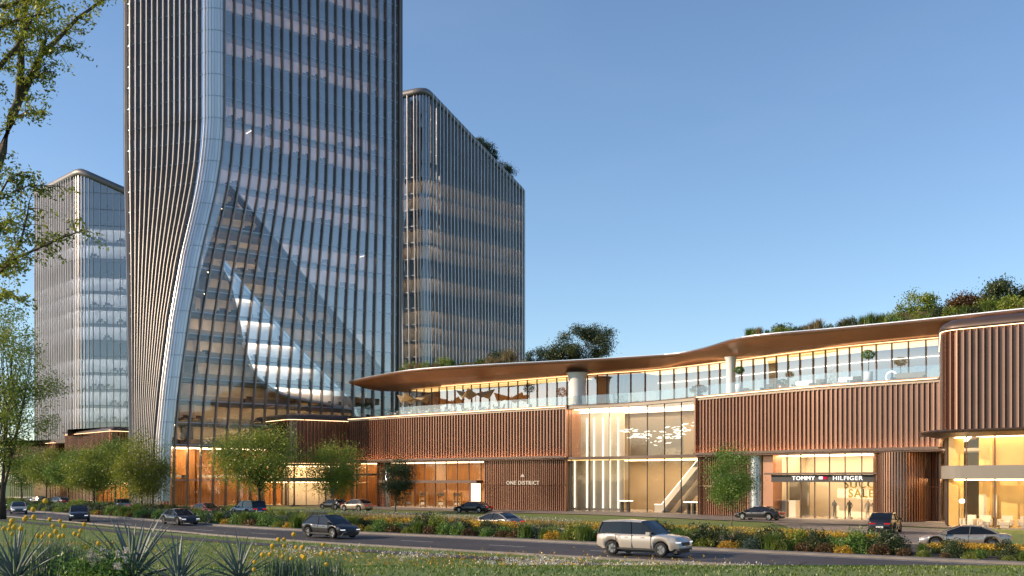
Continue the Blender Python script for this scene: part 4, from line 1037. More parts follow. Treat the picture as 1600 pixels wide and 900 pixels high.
for px, py in balls:
    d = rnd.uniform(12.6, 16.5); p = Wp(px, py, d); zg = float(berm(p.x, p.y)); t = thing('globe_flower', ('yellow globe flower above the large agave' if 140 < px < 300 else 'yellow globe flower right of the lone agave' if px > 300 else 'tall yellow globe flower at the left, before the road' if py < 815 else 'yellow globe flower at the left, before the lawn'), 'flower', (p.x, p.y, zg), 0, 'yellow globe flowers in the foreground')
    o = bpy.data.objects.new('flower_head', ballm); COL.objects.link(o); o.parent = t; o.location = (0, 0, p.z - zg); sc = d / 14.6 * rnd.uniform(.8, 1.15); o.scale = (sc, sc, sc)
    o = MB().tube([(rnd.gauss(0, .05), rnd.gauss(0, .05), 0), (rnd.gauss(0, .012), 0, (p.z - zg) * .6), (0, 0, p.z - zg - .02)], [.005, .004, .003], 5).build('stem', M['leaf_g']); o.parent = t

# roof gardens
meadow('roof_grass', 'dense feathery grass along the roof edge above the lounge terrace', EC, EC.at_px(1300), EC.at_px(1500), -1.6, -4.5, 5000, .75, 1, 0, None, 'straw', ZR + .2)
meadow('roof_grass', 'low green grass along the roof edge right of the canopy curve', EC, EC.at_px(1160), EC.at_px(1320), -1.6, -4.0, 2600, .4, 1, 0, None, 'grass', ZR + .2)
meadow('roof_grass', 'low mixed grass along the left roof edge below the raked tower', EC, EC.at_px(625), EC.at_px(815), -1.8, -5.0, 4200, .7, 1, 0, None, 'straw', ZR + .2)
RG = 'plants of the mall roof garden'
def roofp(px, off): return EC.at(EC.at_px(px, off), off)[:2]
for kind, px, off, s, lb in (('olive', 640, -4, 1.5, 'olive shrub at the left tip of the planted roof'), ('straw', 655, -2.5, 1.0, 'low straw grass at the left tip of the roof'), ('olive', 693, -3.5, 1.6, 'rounded olive shrub on the roof below the raked tower'), ('straw', 683, -2.2, .9, 'small straw grass before the rounded roof shrub'), ('yellow', 725, -2.5, 1.3, 'low yellow green roof plant left of the feather grass'),
    ('tuft', 750, -3, 1.2, 'green roof grass under the raked tower'), ('dark', 778, -5, 2.0, 'dark roof shrub behind the feather grass'), ('straw', 765, -2.6, 1.3, 'straw grass left of the pale feather grass'), ('straw', 795, -3, 1.9, 'tall pale feather grass at the foot of the raked tower'),
    ('tuft', 1175, -2.5, 1.1, 'grey green grass tuft left of the roof shrub'), ('dark', 1222, -3, 1.25, 'dark rounded roof shrub above the terrace portal'), ('tuft', 1275, -2.2, .8, 'low green roof grass right of the dark shrub'), ('straw', 1322, -2.6, 1.05, 'feather grass tuft above the terrace'), ('straw', 1370, -2.4, 1.0, 'brown feather grass on the roof edge'), ('straw', 1412, -3, 1.2, 'wide straw grass below the pale roof tree'), ('straw', 1440, -2.6, 1.2, 'wide straw grass right of the pale roof tree'), ('tuft', 1462, -2.4, .9, 'green grass at the end of the straw grasses'),
    ('olive', 1545, -3, 1.4, 'green yellow shrub on the roof of the corner store'), ('olive', 1580, -3.2, 1.5, 'green shrub on the roof at the right edge'), ('rust', 1530, -4, 1.9, 'reddish roof shrub near the right edge')):
    x, y = roofp(px, off); plant(kind, x, y, ZR + .25, s, lb, RG)
q0_, q1_ = EC.at_px(1165, -1.2), EC.at_px(1620, -1.2); k = 0
while q0_ < q1_:
    x, y, a_, _ = EC.at(q0_, -1.0 - rnd.random()*1.2); px = 800 + FP*x/y; f = (px - 1165) / 455
    kd_ = pick((('tuft', 2), ('straw', 3), ('olive', .6 + 2*f), ('green', .6), ('dark', .4 + f))); plant(kd_, x, y, ZR + .2, rnd.uniform(.6, 1.05) + .5*f*rnd.random(), LOOK[kd_] + ' on the roof edge ' + next(b_[1] for b_ in ((1215, 'above the white terrace portal'), (1290, 'above the orange planter'), (1370, 'above the lounge sofas'), (1430, 'left of the pale roof tree'), (1480, 'right of the pale roof tree'), (1540, 'above the left end of the corner store'), (1900, 'near the right edge')) if px < b_[0]), RG); q0_ += rnd.uniform(.75, 1.25); k += 1
q0_, q1_ = EC.at_px(625, -1.2), EC.at_px(815, -1.2); k = 0
while q0_ < q1_:
    x, y, a_, _ = EC.at(q0_, -1.2 - rnd.random()*1.5); kd_ = pick((('tuft', 2), ('straw', 2), ('olive', 1.4), ('rust', .5))); plant(kd_, x, y, ZR + .2, rnd.uniform(.5, 1.0), LOOK[kd_] + ' on the roof edge below the raked tower', RG); q0_ += rnd.uniform(.9, 1.5); k += 1
def rtree(lb, px, off, h, rad, lm, n, seed):
    x, y = roofp(px, off); tree('roof_tree', lb, (x, y, ZR + .1), h, h*.55, rad, n, lm, .2, .07, 26, seed, 'trunk', RG, spread=.5)
rtree('small airy tree on the roof right of the raked tower', 843, -7, 3.0, (2.0, 1.6, 1.3), 'leaf_blue', 1900, 21); rtree('large dark tree on the mall roof', 915, -8, 5.4, (3.2, 2.8, 2.4), 'leaf_d', 6500, 22); rtree('low dark roof bush beside the large dark tree', 880, -6, 2.4, (2.3, 1.8, 1.1), 'leaf_d', 2600, 23)
rtree('pale airy tree on the roof above the terrace', 1445, -6, 3.9, (1.5, 1.4, 1.6), 'leaf', 1500, 24); rtree('pale small tree left of the pale roof tree', 1415, -6, 2.6, (1.1, 1.1, 1.1), 'leaf', 1100, 25); rtree('dark spreading bush on the roof left of the corner store', 1508, -5, 3.0, (2.0, 1.8, 1.3), 'leaf_rust', 3000, 26)
rtree('tall dark tree on the roof near the right edge', 1560, -6, 4.4, (1.7, 1.6, 1.6), 'leaf_d', 2600, 27); rtree('dark tree cut by the right edge above the roof', 1604, -7, 3.6, (1.8, 1.6, 1.4), 'leaf_d', 2400, 28)
dk = Vector((math.sin(R(44)), math.cos(R(44))))
A2 = XY(661, 214)
for k, u in enumerate((18.5, 20, 22, 26, 27.5)):
    p = Vector(A2) + dk * u + Vector((-.72, .69)) * 2.0; z = T2.ztop(None, p)
    tree('tower_tree', ('leftmost small tree on the raked tower roof', 'second small tree on the raked tower roof', 'middle small tree on the raked tower roof', 'fourth small tree on the raked tower roof', 'lowest small tree on the raked tower roof')[k], (p.x, p.y, z - .6), 4, 2.9, (1.5, 1.5, 1.5), 900, 'leaf_d', .26, .08, 18, 40 + k, 'trunk', 'trees on the raked tower roof')
p = Vector(XY(182, 226)); tree('tower_tree', 'small tree on the roof of the left tower', (p.x, p.y, 63), 4.5, 4.2, (1.3, 1.3, 1.8), 700, 'leaf_d', .26, .08, 16, 50, 'trunk')

# ------------------------------------------------------------------ cars
CARS = {
 'suv': dict(L=5.05, W=2.02, H=1.87, r=.385, wb=(-1.45, 1.52), sill=.34, top=[(-2.52, .80), (-2.50, 1.10), (-2.44, 1.18), (.95, 1.17), (1.2, 1.15), (2.25, 1.04), (2.46, .92), (2.52, .62)], gh=(-2.40, -2.12, .30, 1.18), rw=.80, body=.97),
 'cross': dict(L=4.72, W=1.93, H=1.58, r=.36, wb=(-1.38, 1.42), sill=.28, top=[(-2.36, .62), (-2.34, .96), (-2.22, 1.06), (.8, 1.0), (1.25, .97), (2.05, .86), (2.28, .72), (2.36, .45)], gh=(-2.16, -1.25, .22, 1.32), rw=.74, body=.96),
 'sedan': dict(L=4.95, W=1.92, H=1.42, r=.345, wb=(-1.45, 1.5), sill=.22, top=[(-2.47, .58), (-2.45, .88), (-2.30, .95), (-1.5, .95), (.8, .90), (1.3, .87), (2.15, .76), (2.40, .62), (2.47, .40)], gh=(-2.0, -.95, .20, 1.38), rw=.70, body=.95)}
paints = {}
def paint_mat(col, metal):
    k = (col, metal)
    if k not in paints: paints[k] = mat('car_paint', col, .28, metal, coat=.8)
    return paints[k]
def car(label, kind, col, px, py, cv, sign=1, group='cars on the road and drives', metal=.5, turn=0.0, lights=True, off=None):
    c = CARS[kind]; x, y = Gd(px, py)
    qs = np.linspace(0, cv.L, 600); q = qs[np.argmin([(cv.at(s)[0]-x)**2 + (cv.at(s)[1]-y)**2 for s in qs])]
    a = cv.at(q)[2] + (0 if sign > 0 else math.pi) + turn
    t = thing('car', label, 'car', (x, y, .07), a, group); L, W, r = c['L'], c['W'], c['r']; pm = paint_mat(col, metal)
    xs = sorted(set([round(v, 3) for v in np.linspace(-L/2, L/2, 25)] + [p[0] for p in c['top']] + [round(w + (r + .07) * math.cos(k*math.pi/10), 3) for w in c['wb'] for k in range(11)]))
    tx = [p[0] for p in c['top']]; tz = [p[1] for p in c['top']]; V = []; F = []
    lev = [(0, .90), (.22, .965), (.5, 1.0), (.8, .985), (.94, .94), (1.0, .86)]
    for xx in xs:
        zb = c['sill'] + (.10 if abs(xx) > L*.44 else 0)
        for w in c['wb']:
            u = abs(xx - w)
            if u < r + .07: zb = max(zb, r + math.sqrt(max((r + .07)**2 - u*u, 0)))
        zt = float(np.interp(xx, tx, tz)); zt = max(zt, zb + .02); pl = 1 - .22 * abs(2*xx/L) ** 7 - .03 * abs(2*xx/L)**2
        row = [(f, w_) for f, w_ in lev]
        for f, w_ in row: V.append((xx, W/2*pl*w_, zb + (zt - zb)*f))
        V.append((xx, 0, zt + .035 * (1 - abs(2*xx/L)**6)))
        for f, w_ in reversed(row): V.append((xx, -W/2*pl*w_, zb + (zt - zb)*f))
    k = 2*len(lev) + 1
    for i in range(len(xs) - 1):
        for j in range(k - 1): F.append((i*k+j, (i+1)*k+j, (i+1)*k+j+1, i*k+j+1))
    F += [tuple(range(k)), tuple((len(xs)-1)*k + j for j in range(k-1, -1, -1))]
    def part(b, name, m, smooth=False, par=None):
        o = mesh_obj(name, b.v, b.f, m, None, smooth); o.parent = par or t; return o
    o = mesh_obj('body', V, F, pm, None, True); o.parent = t
    part(MB().box(-L*.47, L*.47, -W*.36, W*.36, .2, c['sill'] + .42), 'underbody', M['plastic'])
    # glasshouse
    x0, x1, x2, x3 = c['gh']; zb = float(np.interp(0, tx, tz)) - .03; H = c['H']; wb_, wr = W*.445, W/2*c['rw']
    st = [(x0, 0), ((x0+x1)/2, .55), (x1, .93), ((x1+x2)/2, 1.0), (x2, .96), ((x2+x3)/2, .52), (x3, 0)]; V = []; F = []
    for xx, f in st:
        h = (H - zb) * f; ww = wb_ + (wr - wb_) * f; pl = 1 - .10 * (abs(xx - (x0+x3)/2) / ((x3-x0)/2)) ** 4
        zt = zb + h; V += [(xx, wb_*pl if f > 0 else wb_*pl*.98, zb - .02), (xx, ww*pl, zt - .03*f), (xx, ww*pl*.86, zt), (xx, 0, zt + .03*f), (xx, -ww*pl*.86, zt), (xx, -ww*pl, zt - .03*f), (xx, -wb_*pl, zb - .02)]
    for i in range(len(st) - 1):
        for j in range(6): F.append((i*7+j, (i+1)*7+j, (i+1)*7+j+1, i*7+j+1))
    o = mesh_obj('windows', V, F, M['cglass'], None, False); o.parent = t
    R_ = []; RF = []
    for i in (2, 3, 4):
        for j in (1, 2, 3, 4, 5): v = V[i*7+j]; R_.append((v[0], v[1]*1.01, v[2] + .014))
    for i in range(2):
        for j in range(4): RF.append((i*5+j, (i+1)*5+j, (i+1)*5+j+1, i*5+j+1))
    o = mesh_obj('roof', R_, RF, pm, None, True); o.parent = t
    for sgn in (1, -1):
        g_ = lambda i, e: (V[i*7+(1 if sgn > 0 else 5)][0], V[i*7+(1 if sgn > 0 else 5)][1] + sgn*.005, V[i*7+(1 if sgn > 0 else 5)][2] + e)
        base3 = (x3, sgn*wb_*.9, zb - .02); base0 = (x0, sgn*wb_*.9, zb - .02)
        part(MB().tube([base3, g_(5, 0), g_(4, 0)], .032, 6), 'pillar', pm if kind != 'suv' else M['plastic'])
        part(MB().tube([base0, g_(1, 0), g_(2, 0)], .05, 6), 'pillar', pm if kind == 'sedan' else M['plastic'])
        part(MB().tube([g_(4, 0), g_(3, .0), g_(2, 0)], .025, 6), 'roof_rail', pm)
        part(MB().tube([(-.28, sgn*(wb_ + .012), zb), (-.34, sgn*(wr + .012), H - .04)], .03, 5), 'pillar', M['plastic'])
        part(MB().box(x3 - .45, x3 - .22, sgn*W*.47, sgn*W*.57, zb + .02, zb + .16), 'mirror', pm)
        part(MB().box(-1.5, 1.4, sgn*W*.475, sgn*W*.487, c['sill'] - .01, c['sill'] + .09), 'side_sill', M['plastic'])
        for hx in (-1.18, -.20, .95): part(MB().box(hx - .008, hx + .008, sgn*W*.480, sgn*W*.5015, c['sill'] + .1, zb - .02), 'door_gap', M['plastic'])
        for hx in (-.55, .45): part(MB().box(hx - .1, hx + .1, sgn*W*.492, sgn*W*.505, zb - .16, zb - .12), 'door_handle', pm)
        part(MB().box(L/2 - .24, L/2 - .03, sgn*W*.26, sgn*W*.42, c['top'][-1][1] + .13, c['top'][-1][1] + .19), 'headlight', M['head'] if lights else M['rim'])
        part(MB().box(-L/2 - .005, -L/2 + .07, sgn*W*.16, sgn*W*.38, c['top'][0][1] + .13, c['top'][0][1] + .22), 'tail_light', M['tail'])
        for w in c['wb']:
            Mw = Matrix.Translation((w, sgn*(W/2 - .13), r)) @ Matrix.Rotation(R(90), 4, 'X'); b = MB(); b.lathe([(r*.64, -.11), (r*.95, -.115), (r, -.07), (r, .07), (r*.95, .115), (r*.64, .11)], 22)
            b.v = [tuple(Mw @ Vector(v)) for v in b.v]; wh = part(b, 'wheel', M['tyre'], True)
            b = MB().cyl((0, 0), r*.66, -.06, .06, 20); s2 = sgn * -1
            for k_ in range(5): b.box(.04, r*.62, -.035, .035, .06 * s2 - .03, .06 * s2 + .03, Matrix.Rotation(k_*2*math.pi/5, 4, 'Z'))
            b.v = [tuple(Mw @ Vector(v)) for v in b.v]; part(b, 'rim', M['rim'], False, wh)
    part(MB().box(L/2 - .16, L/2 + .012, -W*.20, W*.20, c['top'][-1][1] - .02, c['top'][-1][1] + .16), 'grille', M['plastic'])
    part(MB().box(L/2 - .2, L/2 - .015, -W*.36, W*.36, c['sill'] + .02, c['sill'] + .14), 'front_bumper', M['plastic'])
    part(MB().box(-L/2 + .01, -L/2 + .2, -W*.36, W*.36, c['sill'] + .02, c['sill'] + .16), 'rear_bumper', M['plastic'])
    part(MB().box(-L/2 - .012, -L/2 + .05, -.26, .26, c['top'][0][1] - .14, c['top'][0][1] - .02), 'number_plate', M['plate'])
    return t
car('white SUV with black windows driving on the road in front of the atrium', 'suv', (.50, .45, .39), 1006, 869, NEAR, 1, metal=.25)
car('black crossover driving on the road below the left shop window', 'cross', (.012, .013, .018), 516, 841, NEAR, 1, metal=.3)
car('dark oncoming SUV with lit headlights on the left part of the road', 'cross', (.02, .024, .03), 124, 815, NEAR, 1, metal=.3, turn=R(-20))
car('low dark car on the road in front of the tallest tower', 'sedan', (.025, .025, .035), 281, 820.5, NEAR, 1, metal=.4)
car('silver sedan near the left edge of the road', 'sedan', (.42, .38, .34), 29, 803, NEAR, 1, metal=.4, turn=R(-15))
car('dark SUV cut by the left edge of the picture', 'suv', (.03, .03, .035), -8, 798, NEAR, 1, metal=.4)
car('grey car with red tail lights seen over the bed behind the road', 'sedan', (.26, .24, .22), 776, 829, DRIVE, -1)
car('blue SUV seen over the shrubs below the broad green tree', 'suv', (.035, .05, .085), 388, 809.5, DRIVE, -1)
car('red car half hidden by shrubs at the tower foot', 'sedan', (.22, .02, .02), 323, 806, DRIVE, 1, turn=.1)
car('grey hatchback with red lights before the left podium', 'cross', (.28, .30, .33), 192, 798.5, DRIVE, -1, turn=R(-18))
car('silver coupe behind the shrubs before the corner store', 'sedan', (.40, .36, .31), 1506, 860, DRIVE, -1, metal=.5, turn=R(18))
car('black crossover with red tail lights turning towards the signed shop', 'cross', (.015, .013, .013), 1383, 834, DRIVE, 1, metal=.3, turn=R(100), lights=False)
car('black sedan parked beside the small oval tree', 'sedan', (.012, .012, .013), 1187, 813.5, FC, -1, 'cars parked at the buildings', .3, R(12), False)
car('black saloon parked at the left shop doorway', 'sedan', (.012, .012, .014), 739, 802, FC, -1, 'cars parked at the buildings', .3, R(8), False)
car('beige hatchback parked in the mall entrance porch', 'cross', (.36, .29, .23), 557, 799.5, FC, -1, 'cars parked at the buildings', .3, R(0), False)
car('black car parked behind the beige hatchback', 'sedan', (.012, .012, .014), 522, 796.5, FC, -1, 'cars parked at the buildings', .3, R(0), False)
car('dark car parked left under the low podium trees', 'sedan', (.03, .035, .045), 62, 789.5, DRIVE, 1, 'cars parked at the buildings', .3, R(20), False)
car('dark car with red lights parked right of the other dark car', 'sedan', (.035, .03, .03), 93, 790, DRIVE, -1, 'cars parked at the buildings', .3, R(10), False)
sheet('turning_area', [Gd(1208, 817.5), Gd(1302, 848), Gd(1440, 853), Gd(1478, 845), Gd(1478, 828)], .078, M['paving'], 'paved turning area before the signed shop')

# ------------------------------------------------------------------ terrace furniture
def tpos(px, off): x, y, a, nn = FC.at(S(px, off), off); return x, y, a
TZ = ZT - .18
def star_parasol(label, px, off, s):
    x, y, a = tpos(px, off); t = thing('star_parasol', label, 'parasol', (x, y, TZ), a + R(20), 'star shaped parasols on the terrace')
    o = MB().tube([(0, 0, 0), (0, 0, 3.0)], .05, 8).build('mast', M['white']); o.parent = t
    n = 8; V = [(0, 0, 2.75), (0, 0, 2.72)]; F = []
    for k in range(n):
        u = 2*math.pi*k/n; hi = k % 2 == 0; rr = s * (1.0 if hi else .72); z = 3.35 if hi else 2.05
        V += [(rr*math.cos(u), rr*math.sin(u), z), (rr*math.cos(u), rr*math.sin(u), z - .03)]
    for k in range(n):
        k2 = (k+1) % n; F += [(0, 2+2*k, 2+2*k2), (1, 3+2*k2, 3+2*k), (2+2*k, 3+2*k, 3+2*k2, 2+2*k2)]
    o = mesh_obj('canopy', V, F, M['fabric']); o.parent = t
    for k in range(0, n, 2):
        u = 2*math.pi*k/n; o = MB().tube([(0, 0, 2.7), (s*.98*math.cos(u), s*.98*math.sin(u), 3.30)], .025, 5).build('strut', M['white']); o.parent = t
star_parasol('beige star shaped parasol nearer the canopy tip', 647, -1.9, 2.9); star_parasol('beige star shaped parasol nearer the atrium', 743, -1.9, 3.0)
def chair0():
    t = thing('terrace_chair', '', 'chair'); c = M['chair_white']
    def p(b, n, sm=False): o = b.build(n, c, None, sm); o.parent = t
    p(MB().box(-.27, .27, -.27, .27, .40, .47), 'seat'); b = MB(); V = [(-.28, .22, .45), (.28, .22, .45), (.2, .36, 1.0), (-.2, .36, 1.0), (-.28, .28, .45), (.28, .28, .45), (.2, .42, 1.0), (-.2, .42, 1.0)]
    p(b.add(V, [(0,1,2,3), (7,6,5,4), (0,4,5,1), (1,5,6,2), (2,6,7,3), (3,7,4,0)]), 'backrest')
    for sx in (-1, 1):
        p(MB().box(sx*.27 - .03, sx*.27 + .03, -.25, .27, .47, .66), 'armrest')
        for sy in (-1, 1): p(MB().tube([(sx*.22, sy*.22, .4), (sx*.27, sy*.27, 0)], .022, 5), 'leg')
    return t
ch = chair0(); first = True
def table0():
    t = thing('terrace_table', '', 'table'); o = MB().cyl((0, 0), .42, .70, .74, 16).build('table_top', M['chair_white']); o.parent = t
    o = MB().lathe([(.25, 0), (.24, .03), (.04, .06), (.035, .7)], 12).build('pedestal', M['chair_white']); o.parent = t; return t
tb = table0(); ORD = ('first', 'second', 'third', 'fourth', 'fifth', 'sixth', 'seventh', 'eighth', 'ninth')
for k, px in enumerate((614, 636, 663, 688, 704, 730, 757, 779)):
    for sd_i, dx in enumerate((-5, 5)):
        c = ch if first else copy_tree(ch); first = False; x, y, a = tpos(px + dx, -1.1 - .5*sd_i); c.location = (x, y, TZ); c.rotation_euler = (0, 0, a + (R(100) if sd_i == 0 else R(-80)))
        tag(c, f'white terrace chair on the {"left" if sd_i == 0 else "right"} of the {ORD[k]} table from the canopy tip', 'chair', 'white chairs on the parasol terrace')
    c = tb if k == 0 else copy_tree(tb); x, y, a = tpos(px, -1.5); c.location = (x, y, TZ); tag(c, f'small white terrace table, {ORD[k]} from the canopy tip', 'table', 'tables on the parasol terrace')
def potted(label, px, off, pot_h, pot_r, h, rad, lm, pm, n=700):
    x, y, a = tpos(px, off); t = thing('potted_tree', label, 'potted tree', (x, y, TZ), a, 'potted trees on the terrace')
    o = MB().lathe([(pot_r*.85, 0), (pot_r, pot_h*.5), (pot_r, pot_h), (pot_r*.85, pot_h), (pot_r*.85, pot_h - .1), (.001, pot_h - .1)], 18).build('pot', M[pm], None, True); o.parent = t
    o = MB().tube([(0, 0, pot_h - .1), (.04, 0, (pot_h + h)/2), (0, 0, h)], [.04, .035, .02], 6).build('trunk', M['trunk']); o.parent = t
    u = rng.normal(size=(n, 3)); u /= np.linalg.norm(u, axis=1)[:, None]; u *= rng.uniform(.3, 1, (n, 1)) ** .5; C = u * np.array(rad) + np.array([0, 0, h]); V, F = leaf_quads(C, .16, .5, .3); o = mesh_obj('crown', V, F, M[lm]); o.parent = t
potted('dark potted tree at the canopy tip', 575, -2.2, .8, .4, 2.2, (.9, .9, .6), 'leaf_d', 'dark'); potted('dark potted tree before the white flared column', 827, -2.2, .8, .4, 3.0, (.85, .85, .75), 'leaf_d', 'white')
potted('potted tree in a white pot left of the orange planter', 1155, -1.6, 1.3, .42, 2.9, (.65, .65, .45), 'leaf_g', 'white'); potted('taller potted tree in a white pot on the lounge terrace', 1357, -1.8, 1.35, .45, 3.1, (.75, .75, .5), 'leaf_g', 'white')
potted('bush in an orange planter on the lounge terrace', 1223, -1.8, .8, .55, 1.1, (.75, .75, .3), 'leaf_d', 'copper', 400); potted('low rust bush at the atrium terrace corner', 1092, -2.0, .6, .5, 1.2, (1.3, 1.0, .55), 'leaf_rust', 'bronze_dark', 900)
def lounge(label, px, off, w, m='chair_white', h=.8):
    x, y, a = tpos(px, off); t = thing('lounge_sofa', label, 'sofa', (x, y, TZ), a, 'lounge seats on the right terrace')
    for nm, b in (('seat', MB().box(-w/2, w/2, -.4, .4, .12, .42)), ('backrest', MB().box(-w/2, w/2, .4, .56, .12, h)), ('armrest', MB().box(-w/2 - .15, -w/2 - .002, -.4, .5, .12, .6)), ('armrest', MB().box(w/2 + .002, w/2 + .15, -.4, .5, .12, .6)), ('foot', MB().box(-w/2, -w/2 + .1, -.3, .3, 0, .118)), ('foot', MB().box(w/2 - .1, w/2, -.3, .3, 0, .118))):
        o = b.build(nm, M[m]); o.parent = t
for k, (px, w, m_, lb) in enumerate(((1198, 1.0, 'dark', 'dark lounge chair right of the first white potted tree'), (1252, 2.2, 'chair_white', 'long pale sofa right of the orange planter'), (1278, 1.0, 'dark', 'dark lounge chair in the middle of the right terrace'), (1318, 1.6, 'chair_white', 'pale sofa left of the taller potted tree'), (1335, .9, 'dark', 'dark lounge chair beside the taller potted tree'), (1420, 3.0, 'taupe', 'long grey sofa at the right end of the terrace'))):
    lounge(lb, px, -1.6, w, m_, 1.0)
x, y, a = tpos(1392, -2.5); t = thing('ring_lamp', 'glowing round lamp on the right terrace', 'lamp', (x, y, TZ), a)
b = MB(); b.tube([(0.55*math.cos(k*math.pi/10), 0, .75 + .55*math.sin(k*math.pi/10)) for k in range(21)], .06, 6); o = b.build('glowing_ring', M['led_white']); o.parent = t; o = MB().box(-.2, .2, -.12, .12, 0, .16).build('base', M['dark']); o.parent = t

# ------------------------------------------------------------------ atrium and shop contents
x, y, a, nn = FC.at(S(1030, -3.2), -3.2)
t = thing('leaf_chandelier', 'swarm of glowing white leaf shades hanging in the atrium', 'chandelier', (x, y, 13.2), a)
o = MB().box(-5, 5, -.15, .15, 0, .12).build('ceiling_rail', M['cream']); o.parent = t
lv = [(-.5, 0, 0), (-.2, -.2, .05), (.25, -.16, .08), (.55, 0, .02), (.25, .16, .08), (-.2, .2, .05), (0, 0, -.07)]
lm_ = None
for k in range(84):
    u = rnd.uniform(-1, 1); lx = u * 5.2; lz = -2.3 - 1.6 * (1 - u*u) * rnd.random() + .7*u*u*(1 if u > 0 else .1) - rnd.uniform(0, .9)
    if lm_ is None: o = mesh_obj('leaf_shade', lv, [(0,1,2,3,4,5), (1,0,6), (2,1,6), (3,2,6), (4,3,6), (5,4,6), (0,5,6)], M['led_strip']); lm_ = o.data
    else: o = bpy.data.objects.new('leaf_shade', lm_); COL.objects.link(o)
    o.parent = t; o.location = (lx, rnd.uniform(-1.6, 1.6), lz); o.rotation_euler = (rnd.gauss(0, .25), rnd.gauss(0, .25), rnd.uniform(-.8, .8)); s_ = rnd.uniform(.5, .95); o.scale = (s_, s_, s_)
def escalator(label, px0, px1, off):
    x0, y0, a0, _ = FC.at(S(px0, off), off); x1, y1, _, _ = FC.at(S(px1, off), off); L = math.hypot(x1 - x0, y1 - y0); a = math.atan2(y1 - y0, x1 - x0)
    t = thing('escalator', label, 'escalator', (x0, y0, .12), a); H = 6.9
    def p(b, n, m): o = b.build(n, M[m]); o.parent = t
    def inc(y0_, y1_, zo, h, m, n): p(MB().add([(-1.2, y0_, zo), (0, y0_, zo), (L, y0_, zo + H), (L, y0_, zo + h + H), (0, y0_, zo + h), (-1.2, y0_, zo + h), (-1.2, y1_, zo), (0, y1_, zo), (L, y1_, zo + H), (L, y1_, zo + h + H), (0, y1_, zo + h), (-1.2, y1_, zo + h)],
        [(0,1,4,5), (1,2,3,4), (11,10,7,6), (10,9,8,7), (5,4,10,11), (4,3,9,10), (6,7,1,0), (7,8,2,1), (0,5,11,6), (2,8,9,3)]), n, m)
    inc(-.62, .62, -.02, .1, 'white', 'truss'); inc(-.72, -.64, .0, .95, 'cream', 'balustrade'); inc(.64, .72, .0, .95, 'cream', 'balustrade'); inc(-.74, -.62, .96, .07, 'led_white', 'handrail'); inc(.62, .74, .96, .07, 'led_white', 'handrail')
    for k in range(24):
        f = (k + .5)/24; p(MB().box(L*f - .17, L*f + .17, -.6, .6, H*f + .05, H*f + .20), 'step', 'white')
escalator('white escalator rising through the atrium, nearer the glass', 1040, 1112, -3.0); escalator('second white escalator rising behind the first', 1062, 1130, -4.9)
for px, lb in ((977, 'white topped kiosk with dark legs beside the panel wall'), (1080, 'white topped kiosk with dark legs at the atrium corner')):
    x, y, a, nn = FC.at(S(px, -1.5), -1.5); t = thing('info_kiosk', lb, 'kiosk', (x, y, .12), a, 'kiosks in the atrium')
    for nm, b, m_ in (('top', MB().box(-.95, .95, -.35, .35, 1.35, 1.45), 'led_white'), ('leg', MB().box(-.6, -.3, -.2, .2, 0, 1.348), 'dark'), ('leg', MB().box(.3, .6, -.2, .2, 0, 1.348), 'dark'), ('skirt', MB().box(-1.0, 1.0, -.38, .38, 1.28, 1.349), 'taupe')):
        o = b.build(nm, M[m_]); o.parent = t
cloth = [mat('cloth_grey', (.16, .15, .14), .8), mat('cloth_dark', (.07, .065, .06), .8), mat('cloth_pale', (.4, .37, .32), .8)]
def mannequin(label, px, k):
    x, y, a, nn = FC.at(S(px, GO - 1.0), GO - 1.0); t = thing('mannequin', label, 'mannequin', (x, y, .32), a, 'mannequins in the signed shop window')
    me = bpy.data.meshes.new('figure'); b = bmesh.new()
    J = {'hip': (0, 0, 1.0, .15), 'chest': (0, 0, 1.4, .17), 'neck': (0, 0, 1.58, .065), 'head': (0, -.02, 1.74, .10), 'lk': (.10, -.04, .52, .075), 'lf': (.13, 0, .08, .05), 'lt': (.13, -.16, .04, .04), 'rk': (-.10, .0, .52, .075), 'rf': (-.11, .03, .08, .05), 'rt': (-.12, -.13, .04, .04), 'ls': (.19, 0, 1.47, .07), 'le': (.30, .03, 1.18, .05), 'lh': (.08 if k % 2 == 0 else .26, -.16, 1.14 if k % 2 == 0 else .92, .04), 'rs': (-.19, 0, 1.47, .07), 're': (-.30, .03, 1.18, .05), 'rh': (-.06 if k % 3 == 0 else -.26, -.17, 1.17 if k % 3 == 0 else .92, .04)}
    vs = {n_: b.verts.new(v[:3]) for n_, v in J.items()}
    for p_, q_ in (('hip', 'chest'), ('chest', 'neck'), ('neck', 'head'), ('hip', 'lk'), ('lk', 'lf'), ('lf', 'lt'), ('hip', 'rk'), ('rk', 'rf'), ('rf', 'rt'), ('chest', 'ls'), ('ls', 'le'), ('le', 'lh'), ('chest', 'rs'), ('rs', 're'), ('re', 'rh')): b.edges.new((vs[p_], vs[q_]))
    b.to_mesh(me); b.free(); o = bpy.data.objects.new('figure', me); COL.objects.link(o); o.parent = t; m_ = o.modifiers.new('skin', 'SKIN')
    for i, (n_, v) in enumerate(J.items()): me.skin_vertices[0].data[i].radius = (v[3], v[3] * .8)
    me.skin_vertices[0].data[0].use_root = True; o.modifiers.new('sub', 'SUBSURF').levels = 1; me.materials.append(cloth[k % 3])
    o = MB().cyl((0, 0), .34, -.2, .0, 18).build('stand', M['cream']); o.parent = t
for k, (px, lb) in enumerate(((1304, 'dark mannequin with folded arm, leftmost in the signed shop window'), (1327, 'grey mannequin below the yellow window letters'), (1356, 'dark mannequin third from the counter'), (1366, 'pale mannequin nearest the ribbed drum'))): mannequin(lb, px, k)
x, y, a, nn = FC.at(S(1228, GO - 1.6), GO - 1.6); t = thing('shop_counter', 'lit cream counter at the left of the signed shop', 'counter', (x, y, .12), a)
